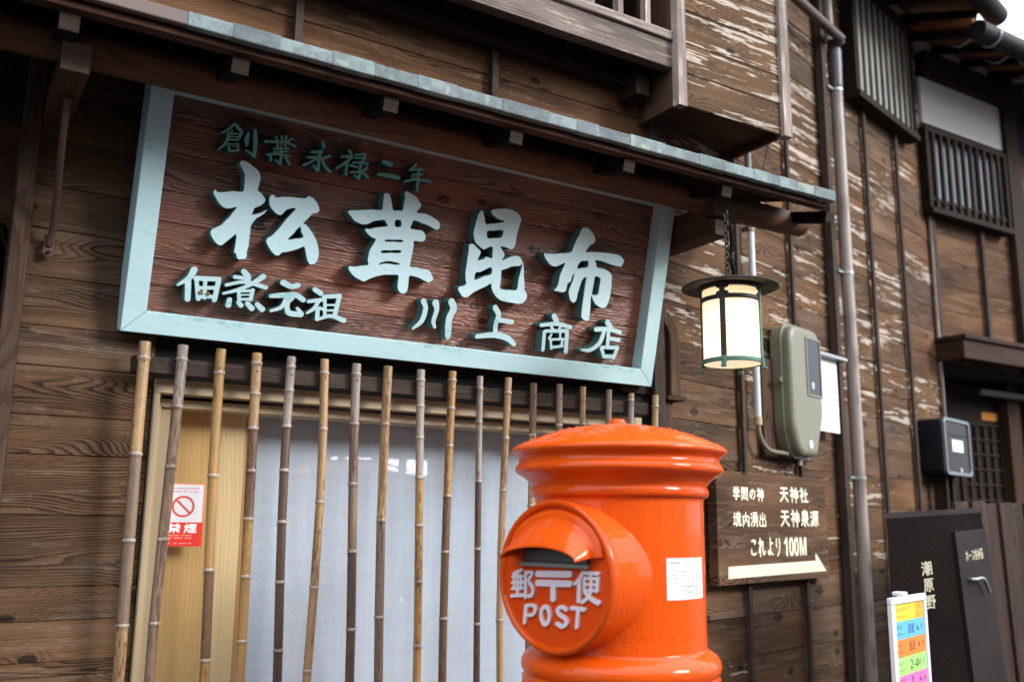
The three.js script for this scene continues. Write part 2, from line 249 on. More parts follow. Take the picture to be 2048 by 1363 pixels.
const SIGN_CHARS = {
  pine: {p:[[217,425,220,432,225,435,236,433,250,426,263,419,271,406,272,400,271,388,270,370,277,367,284,360,290,353,289,346,283,338,272,330,266,326,265,320,263,312,272,315,283,320,291,326,298,330,292,319,284,311,275,304,269,295,264,284,264,269,264,248,264,232,262,222,263,209,260,203,250,200,242,199,237,207,235,212,231,213,231,233,230,257,223,250,213,239,203,228,198,225,190,227,182,233,172,246,170,253,173,261,180,266,192,274,200,285,210,298,217,311,223,321,212,317,202,314,192,316,182,323,172,335,166,343,166,351,169,355,175,350,192,353,211,359,233,362,234,378,233,394,232,403,225,413],[298,351,298,361,306,369,315,363,328,367,352,371,376,373,388,375,392,380,402,380,415,372,423,362,427,353,426,347,421,342,412,339,400,324,391,311,396,311,407,302,419,290,429,276,436,261,440,243,439,229,435,219,424,213,417,215,410,226,405,240,399,254,388,248,374,241,356,234,346,231,341,224,334,222,326,225,315,235,305,249,303,254,306,262,313,267,323,279,335,297,347,317,357,331,365,344,353,341,343,335,336,325,331,321,322,322,311,329,301,340]],h:[[383,302,387,289,394,278,375,272,357,266,369,281]]},
  mushroom: {p:[[500,360,503,364,523,369,546,374,568,379,591,383,591,395,591,413,591,424,597,427,604,427,610,422,614,411,619,398,623,387,636,389,648,391,649,410,650,424,647,435,652,443,663,440,678,435,686,431,693,423,701,414,698,405,690,393,701,393,715,394,726,392,742,387,756,381,762,374,763,368,760,360,754,356,744,358,728,363,710,366,684,369,681,359,678,349,688,348,699,348,708,349,716,346,723,338,726,330,723,322,715,318,705,317,693,316,694,304,693,288,692,268,692,249,707,250,722,249,741,249,750,246,757,237,763,227,759,219,751,214,739,216,721,222,706,224,693,223,693,207,693,188,690,180,681,174,671,177,664,184,661,198,660,220,643,219,622,216,606,211,588,203,575,195,569,191,557,193,540,200,527,210,521,218,522,225,536,226,554,231,573,237,570,245,570,260,572,275,579,290,584,304,574,306,559,315,552,323,555,328,562,327,579,334,598,339,612,344,607,350,602,356,589,353,573,348,560,339,548,335,535,336,520,341,510,350]],h:[[633,361,647,363,649,348,635,346],[612,306,635,310,660,313,659,309,636,307,612,303],[606,277,630,281,658,286,658,281,630,277,605,272],[604,243,615,249,629,253,643,253,660,251,658,249,629,248,616,246,605,242]]},
  kelp: {p:[[881,433,887,430,893,417,900,399,915,402,939,408,957,415,943,416,928,420,916,427,910,437,919,442,938,448,963,452,978,452,994,447,1005,439,1011,429,1009,415,1005,397,1003,377,1003,360,1000,349,992,341,985,341,972,344,956,343,966,333,972,323,971,316,966,308,979,315,990,321,1005,326,1018,327,1027,322,1032,314,1035,312,1040,295,1045,272,1050,249,1052,236,1060,227,1063,218,1060,206,1051,197,1038,193,1018,193,992,194,977,196,961,204,950,215,943,227,940,237,927,228,907,217,893,208,880,197,874,191,867,189,857,190,848,198,840,209,842,216,853,220,862,226,859,239,856,253,856,273,856,294,857,315,856,334,863,338,872,337,885,328,896,321,895,312,890,296,899,299,909,304,912,309,922,309,933,309,932,318,928,339,916,334,905,327,895,330,884,336,874,343,868,355,865,365,866,384,869,404,873,422]],h:[[907,378,928,383,956,389,954,370,931,365,912,361],[889,261,902,264,918,274,935,282,937,265,918,257,902,248,888,242],[969,278,983,285,1000,294,1015,297,1028,301,1032,308,1030,287,1027,269,1026,250,1025,232,1005,230,973,228,971,242,971,261]]},
  cloth: {p:[[1216,434,1220,442,1229,445,1242,444,1256,436,1266,426,1272,416,1271,407,1266,401,1258,398,1253,390,1244,375,1267,379,1295,382,1323,384,1352,385,1370,383,1383,375,1388,369,1384,359,1380,350,1364,349,1337,351,1308,355,1282,354,1287,345,1291,336,1305,336,1320,335,1335,330,1348,322,1351,310,1353,289,1354,271,1352,247,1346,228,1339,220,1328,218,1313,222,1300,228,1292,237,1284,248,1286,227,1288,204,1288,186,1285,174,1273,173,1264,177,1258,184,1256,207,1256,242,1256,276,1256,301,1248,295,1243,286,1239,267,1235,248,1234,232,1228,222,1219,221,1209,229,1203,244,1201,252,1205,267,1210,283,1212,297,1212,306,1207,292,1204,280,1195,273,1194,263,1191,250,1178,245,1164,246,1149,247,1158,258,1162,274,1164,297,1170,314,1175,330,1163,324,1150,317,1137,315,1126,318,1111,329,1102,339,1100,349,1110,349,1134,352,1160,358,1192,367,1197,381,1204,403,1212,422]],h:[[1230,343,1242,346,1255,349,1257,332,1239,327,1221,322],[1289,307,1297,308,1308,304,1308,283,1308,267,1305,256,1296,254,1287,254,1287,273,1288,292]]},
  found: {s:[[194,515,5,182,499,7,166,487,3],[194,515,5,206,506,8,214,499,7],[184,489,4,205,494,4],[186,483,3,207,487,3],[187,476,4,206,480,4],[183,490,5,183,476,6,177,462,6,164,447,3],[213,498,7,209,485,5,205,478,4],[184,465,4,209,470,4],[208,470,5,209,454,5],[186,465,5,191,451,5],[189,450,5,211,455,5],[229,500,7,227,485,10,229,472,6],[244,510,7,248,484,10,250,448,7],[229,460,4,249,450,7]]},
  work: {s:[[295,507,5,300,498,5],[309,511,5,311,500,5],[320,514,6,319,500,5],[335,511,5,325,502,6],[271,490,7,299,495,6,323,498,6,345,494,6],[301,491,5,302,483,5],[319,495,5,322,488,5],[294,477,5,329,485,5],[295,470,4,327,477,4],[280,460,6,304,466,6,334,468,5],[310,484,6,314,464,7,314,444,6],[301,452,3,313,445,6],[289,460,5,290,448,6],[323,466,6,336,449,6]]},
  eternal: {s:[[413,517,8,417,507,8],[388,489,7,413,495,8],[411,495,9,408,484,9,410,450,8],[396,458,5,408,448,8],[380,474,6,401,478,7,387,463,7,372,454,5],[435,489,7,419,480,7],[415,479,7,427,461,8,440,451,8]]},
  fortune: {s:[[482,514,6,489,507,8],[467,494,7,494,500,8],[492,498,7,478,481,8,457,463,6],[482,480,8,483,453,7],[491,477,6,510,476,6],[502,506,6,527,513,6],[526,512,7,523,492,8],[500,497,5,521,502,5],[498,485,6,519,490,6,536,489,7],[518,486,8,519,462,8,519,450,7],[537,479,7,522,468,6,496,460,7],[528,464,7,541,457,8],[506,454,5,518,449,7]]},
  two: {s:[[579,504,10,599,501,13],[569,470,8,598,472,11,625,471,11]]},
  year: {s:[[670,515,7,656,498,7],[660,500,6,691,506,6],[664,488,6,691,493,6],[664,488,6,667,477,6],[645,466,7,675,477,7,717,479,7],[679,505,7,681,480,8,682,451,8]]},
  field: {s:[[145,160,16,138,142,14,113,120,6],[135,131,14,139,90,13],[152,142,9,163,94,11],[152,141,12,204,146,12],[204,141,12,200,96,12],[173,141,9,177,98,9],[157,119,9,201,125,9],[162,99,9,200,104,9]]},
  boil: {s:[[260,173,13,272,161,14,272,148,12],[241,157,10,275,157,9],[308,167,15,283,146,11,249,126,9,219,114,6],[223,135,8,265,148,9,318,142,11],[254,125,8,258,104,9],[287,131,10,285,108,10],[257,115,4,284,120,4],[258,125,7,287,130,7],[260,105,7,285,109,7],[235,101,12,234,88,14],[257,98,10,264,91,12],[278,98,11,291,87,13],[302,99,11,316,88,14]]},
  origin: {s:[[359,160,15,380,153,13,397,158,13],[333,123,10,365,129,14,396,133,13,415,124,13],[373,123,13,363,100,11,338,87,7],[388,125,9,377,111,11,382,89,14,414,87,14],[403,101,8,416,89,10]]},
  ancestor: {s:[[441,154,12,458,146,13],[429,122,9,461,130,11],[456,128,10,445,106,10,429,93,6],[455,105,11,457,81,11],[459,110,8,468,107,7],[467,139,10,508,146,12],[470,136,9,476,90,9],[507,139,12,501,93,12],[474,119,5,501,122,6],[476,105,5,501,109,6],[460,81,8,491,93,10,528,86,13]]},
  river: {s:[[742,164,14,751,148,14,745,111,14,723,88,7],[779,164,19,785,147,14,780,113,12,786,98,8],[826,173,19,835,156,20,826,127,19,829,81,17,830,72,8]]},
  above: {s:[[964,174,16,978,155,16,973,129,14,975,101,14],[984,141,14,1024,141,13],[919,88,13,976,98,17,1017,93,17,1041,79,13]]},
  trade: {s:[[1163,174,17,1175,159,15],[1123,143,11,1176,153,13,1225,149,13],[1158,144,9,1165,135,9],[1190,151,9,1187,136,9],[1137,125,11,1140,73,11],[1141,128,10,1215,137,12],[1215,134,13,1220,77,14],[1162,120,7,1156,108,7],[1192,128,7,1194,115,7],[1160,105,7,1207,112,7],[1162,105,7,1168,80,8],[1203,110,8,1202,90,8],[1168,83,8,1206,91,8]]},
  store: {s:[[1356,179,17,1371,165,16],[1318,153,15,1363,159,14,1407,154,14],[1348,149,14,1337,114,15,1304,89,12,1275,87,6],[1365,151,13,1368,107,12],[1372,131,12,1407,131,13],[1346,100,11,1360,76,11],[1348,102,11,1406,107,12],[1405,104,13,1397,76,12],[1360,76,12,1398,79,12]]},
};
const POST_CHARS = {
  mail: {s:[[-86,9,7,-107,1,7],[-110,-5,6,-83,-3,6],[-111,-17,6,-81,-15,6],[-111,-29,6,-82,-26,6],[-113,-43,7,-81,-40,7],[-96,4,7,-97,-42,7],[-106,-5,6,-106,-28,6],[-87,-4,6,-88,-28,6],[-74,5,7,-75,-44,7],[-74,4,6,-57,5,6,-66,-12,7,-55,-26,7,-59,-39,8,-68,-41,6]]},
  postal: {s:[[-42,3,13,40,6,13],[-42,-14,13,40,-12,13],[-2,-15,13,-2,-42,13]]},
  convey: {s:[[72,9,8,63,-3,8,53,-11,7],[64,-7,9,62,-42,9],[72,10,7,109,10,7],[76,0,6,108,1,6],[76,0,6,76,-22,6],[108,1,7,106,-22,7],[76,-11,5,106,-10,5],[76,-22,5,106,-21,5],[92,9,6,91,-24,7,83,-36,7,70,-44,7],[77,-25,7,93,-37,8,109,-43,9]]},
  p: {s:[[-73,-60,8,-77,-92,8],[-73,-60,7,-55,-58,7,-48,-64,7,-54,-75,7,-73,-78,7]]},
  o: {s:[[-11,-74,8,-13,-83,8,-17,-89,8,-22,-92,8,-27,-90,8,-31,-84,8,-33,-76,8,-32,-67,8,-28,-61,8,-22,-58,8,-17,-60,8,-13,-66,8,-11,-74,8]]},
  s: {s:[[31,-60,8,20,-56,8,10,-61,8,12,-69,8,28,-77,8,32,-85,8,21,-92,8,8,-88,8]]},
  t: {s:[[45,-56,8,75,-57,8],[61,-57,8,57,-90,8]]},
};
// ================= the setting =================
{
  const g = sheet(512, 512, 2.5, 2.5, (() => { const A = lattice(71, 9, 9), B = lattice(72, 160, 160); return (u, v) => { const t = noise(B, u * 160, v * 160), k = 1 + 0.2 * noise(A, u * 9, v * 9) + 0.35 * t; return [0.055 * k, 0.054 * k, 0.052 * k, 0.5 + 0.5 * t]; }; })());
  const geo = new THREE.PlaneGeometry(160, 160).rotateX(-Math.PI / 2), uv = geo.attributes.uv; for (let i = 0; i < uv.count; i++) uv.setXY(i, uv.getX(i) * 160, uv.getY(i) * 160);
  const m = mesh('ground', geo, std({ map: g.map, bumpMap: g.bump, bumpScale: 0.003, roughness: 0.8 }), scene);
  m.userData.kind = 'structure';
}

// ================= the timber shop =================
const shop = thing('timber_shop', 'old brown timber shop front with lapped weatherboards and an overhanging upper bay', 'building');
const plain = (m) => { m.receiveShadow = true; return m; };
// --- front wall: closed body with the window and the doorway left open ---
const WIN = { x0: P1(311, 755, 0.02)[0], x1: P1(1283, 845, 0.02)[0], y0: 0.45, y1: P1(311, 755, 0.02)[1] };
const front = mesh('front_wall', merge([
  box(0.105, 0, -0.12, WIN.x0, 2.02, 0, 'x', 0), box(WIN.x0, 0, -0.12, WIN.x1, WIN.y0, 0, 'x', 0), box(WIN.x0, WIN.y1, -0.12, WIN.x1, 2.02, 0, 'x', 0), box(WIN.x1, 0, -0.12, 1.953, 2.02, 0, 'x', 0),
  box(-1.6, 2.021, -0.12, 1.953, 5.2, -0.0005, 'x', 0), box(-1.6, 0, -0.12, -0.95, 2.02, 0, 'x', 0),
]), M.gapDark, shop);
{
  // joints read off the photograph, left of the window
  const seen = [655, 735, 832, 910, 1029, 1171, 1238, 1320].map((y) => P1(150, y, 0.012)[1]).sort((a, b) => a - b);
  const ys = [...rows(0.02, seen[0] - 0.03, 0.11, 5), ...seen, ...rows(seen[seen.length - 1] + 0.11, 2.19, 0.11, 6)];
  boarding(front, pick(M.boards), 0.14, WIN.x0 - 0.004, ys, 0.001, 21);
  boarding(front, pick(M.boards), WIN.x0 - 0.004, 1.953, ys.filter((y) => y > WIN.y1 + 0.02), 0.001, 22);
  const up = [2.1905, 2.26, P1(980, 205, 0.012)[1], P1(1007, 159, 0.012)[1] + 0.004, 2.575, 2.68, 2.8, 2.92, 3.04];
  boarding(front, pick(M.brown), -1.6, 1.953, up, 0.001, 23, [-0.55]);
  for (const [px, py] of [[597, 60], [990, 150]]) { const x = P1(px, py, 0.03)[0]; mesh('batten', box(x - 0.011, 2.05, 0.0165, x + 0.011, 2.56, 0.034, 'y'), M.batten, front); }
}
mesh('corner_post', box(1.925, 0.0, 0.0175, 1.967, 3.05, 0.036, 'y'), M.batten, shop);
// --- doorway: post, reveal and carved screen, dark room behind ---
mesh('door_post', box(0.1, 0, -0.1, P1(45, 600, 0.03)[0], 2.19, 0.036, 'y', 0.003), woodMat(T.beam, [1.15, 1.1, 1.1], 0.001), shop);
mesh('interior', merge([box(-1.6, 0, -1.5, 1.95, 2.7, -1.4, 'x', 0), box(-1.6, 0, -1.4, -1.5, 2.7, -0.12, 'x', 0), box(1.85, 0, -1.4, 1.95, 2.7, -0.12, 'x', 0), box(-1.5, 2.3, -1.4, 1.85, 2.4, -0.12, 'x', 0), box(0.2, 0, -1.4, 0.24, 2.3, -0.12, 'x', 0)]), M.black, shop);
{
  const s = new THREE.Shape(), c = P1(-35, 440, -0.1), R = 0.17;
  s.moveTo(-0.2, 0.24); s.lineTo(0.135, 0.24); s.lineTo(0.135, -0.16); s.quadraticCurveTo(0.06, -0.15, 0.055, -0.06); s.quadraticCurveTo(0.02, 0.02, -0.2, 0.02); s.closePath();
  for (let i = 0; i < 5; i++) { const a = -0.2 - i * 0.36, h = new THREE.Path(), cx = Math.cos(a) * 0.12, cy = 0.09 + Math.sin(a) * 0.15; if (cy < -0.1 || cx < -0.1) continue; h.absellipse(cx * 0.9, cy, 0.034, 0.010, 0, Math.PI * 2, false, a); s.holes.push(h); }
  mesh('carved_transom', metricUV(new THREE.ExtrudeGeometry(s, { depth: 0.025, bevelEnabled: true, bevelSize: 0.003, bevelThickness: 0.003, bevelSegments: 1 })), woodMat(T.beam, [1.5, 1.3, 1.1], 0.001), shop, [c[0] + 0.02, c[1] + 0.02, -0.1]);
}
// --- shop window ---
{
  const tan = std({ color: new THREE.Color().setRGB(0.46, 0.345, 0.21), roughness: 0.42 }), { x0, x1, y0, y1 } = WIN;
  const w = mesh('shop_window', merge([
    box(x0, y1 - 0.034, -0.06, x1, y1, 0.022), box(x0, y0, -0.06, x0 + 0.013, y1 - 0.034, 0.022, 'y'), box(x0 + 0.0131, y0, -0.06, x0 + 0.026, y1 - 0.0345, -0.02, 'y'), box(x1 - 0.03, y0, -0.06, x1, y1 - 0.034, 0.022, 'y'), box(x0, y0 - 0.03, -0.06, x1, y0, 0.03),
    box(x0 + 0.026, y1 - 0.062, -0.11, x1 - 0.03, y1 - 0.042, -0.02), box(x0 + 0.026, y0, -0.11, x0 + 0.05, y1 - 0.062, -0.03, 'y'), box(x1 - 0.05, y0, -0.11, x1 - 0.03, y1 - 0.062, -0.03, 'y'),
  ]), tan, shop);
  const X = (px, py, z) => P1(px, py, z)[0];
  const a = x0 + 0.05, b = X(432, 1000, -0.1), c = X(492, 1000, -0.1);
  mesh('glass_pane', new THREE.BoxGeometry(x1 - x0 - 0.1, y1 - y0 - 0.065, 0.004).translate((x0 + x1) / 2, (y0 + y1 - 0.062) / 2, -0.062), new THREE.MeshPhysicalMaterial({ color: 0xffffff, transmission: 1, thickness: 0, roughness: 0.01, ior: 1.5, specularIntensity: 1 }), w);
  mesh('door_stile', box(a, y0, -0.13, b - 0.002, y1 - 0.05, -0.104, 'y'), woodMat(T.pale, [0.84, 0.73, 0.55], 0.0002, { roughness: 0.4 }), w);
  mesh('door_stile', box(b, y0, -0.126, c - 0.012, y1 - 0.05, -0.1, 'y'), M.pale, w);
  mesh('door_edge', box(c - 0.0115, y0, -0.13, c + 0.001, y1 - 0.05, -0.108, 'y'), woodMat(T.pale, [0.7, 0.55, 0.42], 0.0002), w);
  const cl = sheet(512, 512, 1, 1, (() => { const A = lattice(81, 6, 6), B = lattice(82, 200, 200), C = lattice(83, 90, 8), D = lattice(84, 8, 90); return (u, v) => { const f = noise(B, u * 200, v * 200), s = noise(C, u * 90, v * 8) + noise(D, u * 8, v * 90), k = 1 + 0.035 * f + 0.03 * s + 0.05 * noise(A, u * 6, v * 6); return [0.55 * k, 0.62 * k, 0.695 * k, 0.5 + 0.4 * f]; }; })());
  const g = new THREE.PlaneGeometry(x1 - c - 0.01, y1 - y0, 160, 6), p = g.attributes.position, uv = g.attributes.uv;
  for (let i = 0; i < p.count; i++) { const x = p.getX(i); p.setZ(i, 0.0018 * Math.sin(x * 21) + 0.001 * Math.sin(x * 47 + p.getY(i) * 2) + (x > 0.1 ? 0.004 * Math.sin(x * 60) : 0)); uv.setXY(i, x, p.getY(i)); }
  const q = g.clone(); q.translate(0, 0, -0.003); g.computeVertexNormals(); q.computeVertexNormals();
  mesh('curtain', merge([g, q]).translate((x1 + c) / 2, (y0 + y1) / 2, -0.15), std({ map: cl.map, bumpMap: cl.bump, bumpScale: 0.0006, roughness: 0.9, side: THREE.DoubleSide }), w);
}
// --- arched niche where the wall turns ---
{
  const z = 0.03, xr = P1(1363, 720, z)[0], yt = P1(1326, 606, z)[1], yb = P1(1350, 792, z)[1], R = 0.115, cx = xr - R, cy = yt - R, s = new THREE.Shape(), h = new THREE.Path(), r = 0.072;
  s.moveTo(cx - R, yb); s.lineTo(cx + R, yb); s.lineTo(cx + R, cy); s.absarc(cx, cy, R, 0, Math.PI, false); s.closePath();
  h.moveTo(cx - r, yb); h.lineTo(cx + r, yb); h.lineTo(cx + r, cy); h.absarc(cx, cy - 0.005, r, 0, Math.PI, false); h.closePath();
  const o = new THREE.Shape(); o.moveTo(cx - R, yb); o.lineTo(cx - r, yb); o.lineTo(cx - r, cy); o.absarc(cx, cy, r, Math.PI, 0, true); o.lineTo(cx + r, yb); o.lineTo(cx + R, yb); o.lineTo(cx + R, cy); o.absarc(cx, cy, R, 0, Math.PI, false); o.closePath();
  const n = mesh('arched_niche', metricUV(new THREE.ExtrudeGeometry(o, { depth: z + 0.02, bevelEnabled: true, bevelSize: 0.006, bevelThickness: 0.006, bevelOffset: -0.006, bevelSegments: 3, curveSegments: 20 }).translate(0, 0, -0.03), 'y'), woodMat(T.board, [0.7, 0.65, 0.62], 0.0012), shop);
  mesh('niche_panel', box(cx - r - 0.004, yb, -0.02, cx + r + 0.004, cy + r, 0.012, 'y', 0), M.darker, n);
  mesh('niche_ledge', box(cx + 0.045, yb - 0.014, -0.03, cx + R + 0.006, yb - 0.001, z + 0.012), woodMat(T.beam, [1.1, 1.0, 0.95], 0.001), n);
  mesh('niche_post', box(cx + 0.03, 0, -0.03, cx + 0.078, yb - 0.0145, z - 0.01, 'y', 0.004), woodMat(T.beam, [1.2, 1.0, 0.9], 0.001), n);
}
// --- long canopy over the shop front ---
{
  const z = 0.5, x0 = -1.3, x1 = P1(1671, 383, z)[0], yt = P1(1671, 383, z)[1], yb = yt - 0.031;
  const slope = 0.27, slab = sectionX([[0.0005, yt + 0.49 * slope], [z - 0.012, yt - 0.003], [z - 0.012, yb + 0.006], [0.0005, yb + 0.006 + 0.49 * slope]], x0 + 0.002, x1 - 0.002);
  const copper = (seed, base) => sheet(512, 128, 0.6, 0.15, (() => { const A = lattice(seed, 9, 3), B = lattice(seed + 1, 34, 8), C = lattice(seed + 2, 120, 40); return (u, v) => {
    const m = noise(A, u * 9, v * 3) * 0.6 + noise(B, u * 34, v * 8) * 0.5 + noise(C, u * 120, v * 40) * 0.3, t = sstep(-0.5, 0.6, m), q = sstep(0.45, 0.9, noise(B, u * 34 + 5, v * 8) + 0.3 * m);
    let c = mix3([0.14, 0.165, 0.175], [0.215, 0.285, 0.28], t); c = mix3(c, [0.34, 0.38, 0.32], q * 0.6); return [c[0] * base, c[1] * base, c[2] * base, 0.5 + 0.3 * m]; }; })());
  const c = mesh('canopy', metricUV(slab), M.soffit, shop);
  const cu = [copper(91, 0.78), copper(95, 0.56), copper(99, 0.86)].map((s) => std({ map: s.map, bumpMap: s.bump, bumpScale: 0.001, roughness: 0.75 }));
  const pinkish = std({ color: new THREE.Color().setRGB(0.115, 0.074, 0.062), roughness: 0.6 });
  // copper edge strips, each lapped over the next
  const cuts = [[380, 1]]; const px = [380, 470, 560, 668, 747, 838, 913, 1007, 1098, 1155, 1196, 1262, 1330, 1400, 1452, 1509, 1541, 1560, 1590, 1630, 1671];
  const X = (p) => P1(p, 23 + (p - 380) * 0.2788, z)[0];
  for (let i = 0; i + 1 < px.length; i++) { const o = (i % 2) * 0.0016; mesh('copper_strip', box(X(px[i]) - 0.003, yb - o, z - 0.02, X(px[i + 1]) + 0.003 * (i + 2 < px.length), yt + o, z + o, 'x', 0.003), cu[(i * 7 + 3) % 3], c); }
  for (let i = 0; i < 3; i++) mesh('edge_strip', box(x0 + i * (X(380) - x0) / 3, yb + 0.001, z - 0.02, x0 + (i + 1) * (X(380) - x0) / 3 - 0.0015, yt - 0.001, z - 0.002, 'x', 0.003), pinkish, c);
  mesh('eave_board', box(x0, yb - 0.016, z - 0.052, x1 - 0.02, yb - 0.002, z - 0.022, 'x', 0.002), woodMat(T.beam, [0.95, 0.68, 0.58], 0.0008), c);
  for (const [a, b] of [[140, 24], [480, 118], [780, 190], [1030, 258], [1255, 312], [1450, 365], [1655, 412]]) {
    const [x] = P1(a, b, 0.45), y = yb - 0.018, g = box(x - 0.018, -0.017, -0.46, x + 0.018, 0.017, 0, 'z', 0.002).rotateX(Math.atan(slope));
    g.translate(0, y - 0.017, 0.455); const f = box(x - 0.0178, -0.0168, 0.0003, x + 0.0178, 0.0168, 0.003, 'x', 0).rotateX(Math.atan(slope)).translate(0, y - 0.017, 0.455);
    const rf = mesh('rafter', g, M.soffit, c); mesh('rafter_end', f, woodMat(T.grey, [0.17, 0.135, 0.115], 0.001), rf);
  }
  // log beam carried on two arms
  const bz = 0.285, [bx] = P1(1600, 432, bz), by = P1(178, 137, bz - 0.01)[1] + 0.034, beam = new THREE.CylinderGeometry(0.038, 0.04, bx - x0, 20, 40).rotateZ(Math.PI / 2).translate((bx + x0) / 2, by, bz), bp = beam.attributes.position, W = lattice(17, 40, 8);
  for (let i = 0; i < bp.count; i++) { const k = 1 + 0.03 * noise(W, bp.getX(i) * 4 + 9, bp.getZ(i) * 9); bp.setY(i, by + (bp.getY(i) - by) * k * (bp.getX(i) > bx - 0.03 ? 0.9 : 1)); }
  beam.computeVertexNormals();
  { const uv = beam.attributes.uv; for (let i = 0; i < uv.count; i++) uv.setXY(i, bp.getX(i), uv.getX(i) * 0.25); }
  const bm = mesh('log_beam', beam, woodMat(T.beam, [1.8, 1.3, 1.05], 0.0012, { roughness: 0.6 }), c);
  for (const [l, rr, t, bt] of [[125, 178, 78, 150], [1428, 1457, 402, 474]]) {
    const zz = 0.342, [ax, ay] = P1(l, t, zz), [, ab] = P1(rr, bt, zz), aw = 0.055, a = mesh('support_arm', box(ax, ab, 0.0, ax + aw, ay, zz, 'z', 0.003), woodMat(T.beam, [1.25, 1.0, 0.88], 0.001), c);
    mesh('arm_end', box(ax + 0.0004, ab + 0.0004, zz - 0.002, ax + aw - 0.0004, ay - 0.0004, zz + 0.003, 'x', 0.001), l < 1000 ? M.endGrain : woodMat(T.grey, [0.45, 0.36, 0.32], 0.001), a);
  }
  const st = P1(125, 240, 0.2), sb = P1(95, 508, 0.03);
  const rod = mesh('iron_stay', merge([tube([[st[0] + 0.004, 1.985, 0.215], [st[0] + 0.004, st[1] - 0.02, 0.195], [sb[0] + 0.003, sb[1] + 0.05, 0.045], [sb[0], sb[1] + 0.02, 0.03]], 0.0075, 30, 10), new THREE.CylinderGeometry(0.012, 0.012, 0.006, 20).rotateX(Math.PI / 2).translate(sb[0], sb[1] + 0.006, 0.026), box(sb[0] - 0.011, sb[1] + 0.006, 0.022, sb[0] + 0.011, sb[1] + 0.045, 0.03, 'y', 0.002)]), std({ color: 0x4a342c, roughness: 0.6, metalness: 0.2 }), c);
  mesh('bolt_head', new THREE.CylinderGeometry(0.0042, 0.0042, 0.01, 8).rotateX(Math.PI / 2).translate(sb[0], sb[1] + 0.004, 0.032), M.black, rod);
}
// --- upper bay with lattice and shutter box ---
{
  const z = 0.2, x0 = -0.9, tl = P1(1352, 212, z), br = P1(1578, 268, z), by = 2.542, sy = P1(1347, 86, 0.19)[1];
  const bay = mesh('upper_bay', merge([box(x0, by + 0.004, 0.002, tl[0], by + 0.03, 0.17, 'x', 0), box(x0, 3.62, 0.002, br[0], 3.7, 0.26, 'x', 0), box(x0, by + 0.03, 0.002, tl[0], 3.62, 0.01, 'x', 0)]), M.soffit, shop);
  mesh('sill_beam', box(x0, by, 0.15, tl[0] + 0.002, sy, 0.19, 'x', 0.003), woodMat(T.grey, [0.8, 0.72, 0.70], 0.0016), bay);
  mesh('sill_plate', box(x0, sy + 0.004, 0.13, tl[0] + 0.001, sy + 0.034, 0.2, 'x', 0.003), woodMat(T.grey, [1.5, 1.42, 1.38], 0.0012), bay);
  mesh('wall_rail', box(x0, by - 0.03, 0.018, tl[0] - 0.06, by + 0.003, 0.062, 'x', 0.002), M.dark, bay);
  mesh('corner_block', box(tl[0] - 0.085, by - 0.075, 0.02, tl[0] - 0.03, by + 0.002, 0.11, 'x', 0.002), M.dark, bay);
  for (let i = 0; i < 14; i++) { const x = P1(1294, 48, 0.175)[0] - i * (P1(1294, 48, 0.175)[0] - P1(1239, 30, 0.175)[0]); if (x < x0) break; mesh('lattice_bar', box(x - 0.011, sy + 0.034, 0.155, x + 0.011, 3.6, 0.182, 'y', 0.002), woodMat(T.grey, [1.45, 1.36, 1.33], 0.001), bay); }
  for (let i = 0; i < 5; i++) { const a = 0.05 + i * 0.36 - 0.36; mesh('bay_pane', box(a + 0.03, sy + 0.036, 0.05, a + 0.3, 3.6, 0.056, 'x', 0), std({ color: 0x9aa4a4, roughness: 0.15 }), bay); mesh('bay_mullion', box(a - 0.03, sy + 0.036, 0.045, a + 0.028, 3.6, 0.075, 'y'), M.dark, bay); }
  const low = tl[1], rt = br[0];
  // shutter box: side boards, underside and peeling front boards
  const sb = mesh('shutter_box', merge([box(tl[0] + 0.001, low + 0.006, -0.4, tl[0] + 0.02, 3.62, z - 0.001, 'y', 0), box(rt - 0.02, low + 0.02, -0.5, rt - 0.001, 3.62, z - 0.001, 'y', 0), box(tl[0] + 0.02, low + 0.05, -0.5, rt - 0.02, low + 0.06, z - 0.004, 'x', 0)]), woodMat(T.beam, [1.5, 1.35, 1.3], 0.0008), bay);
  const r = rng(99); let y = low + 0.012;
  while (y < 3.5) { const h = 0.105 + 0.03 * r(); mesh('plank', lapBoard(tl[0] + 0.034, rt - 0.032, y, y + h, z - 0.004, r), M.peeled[Math.floor(r() * 3)], sb); y += h; }
  mesh('corner_trim', box(tl[0] - 0.002, low, z - 0.012, tl[0] + 0.034, 3.62, z + 0.018, 'y', 0.002), woodMat(T.grey, [1.5, 1.42, 1.38], 0.0014), sb);
  mesh('corner_trim', box(rt - 0.04, low + 0.006, z - 0.02, rt, 3.62, z + 0.018, 'y', 0.002), woodMat(T.grey, [1.4, 1.32, 1.3], 0.0014), sb);
}
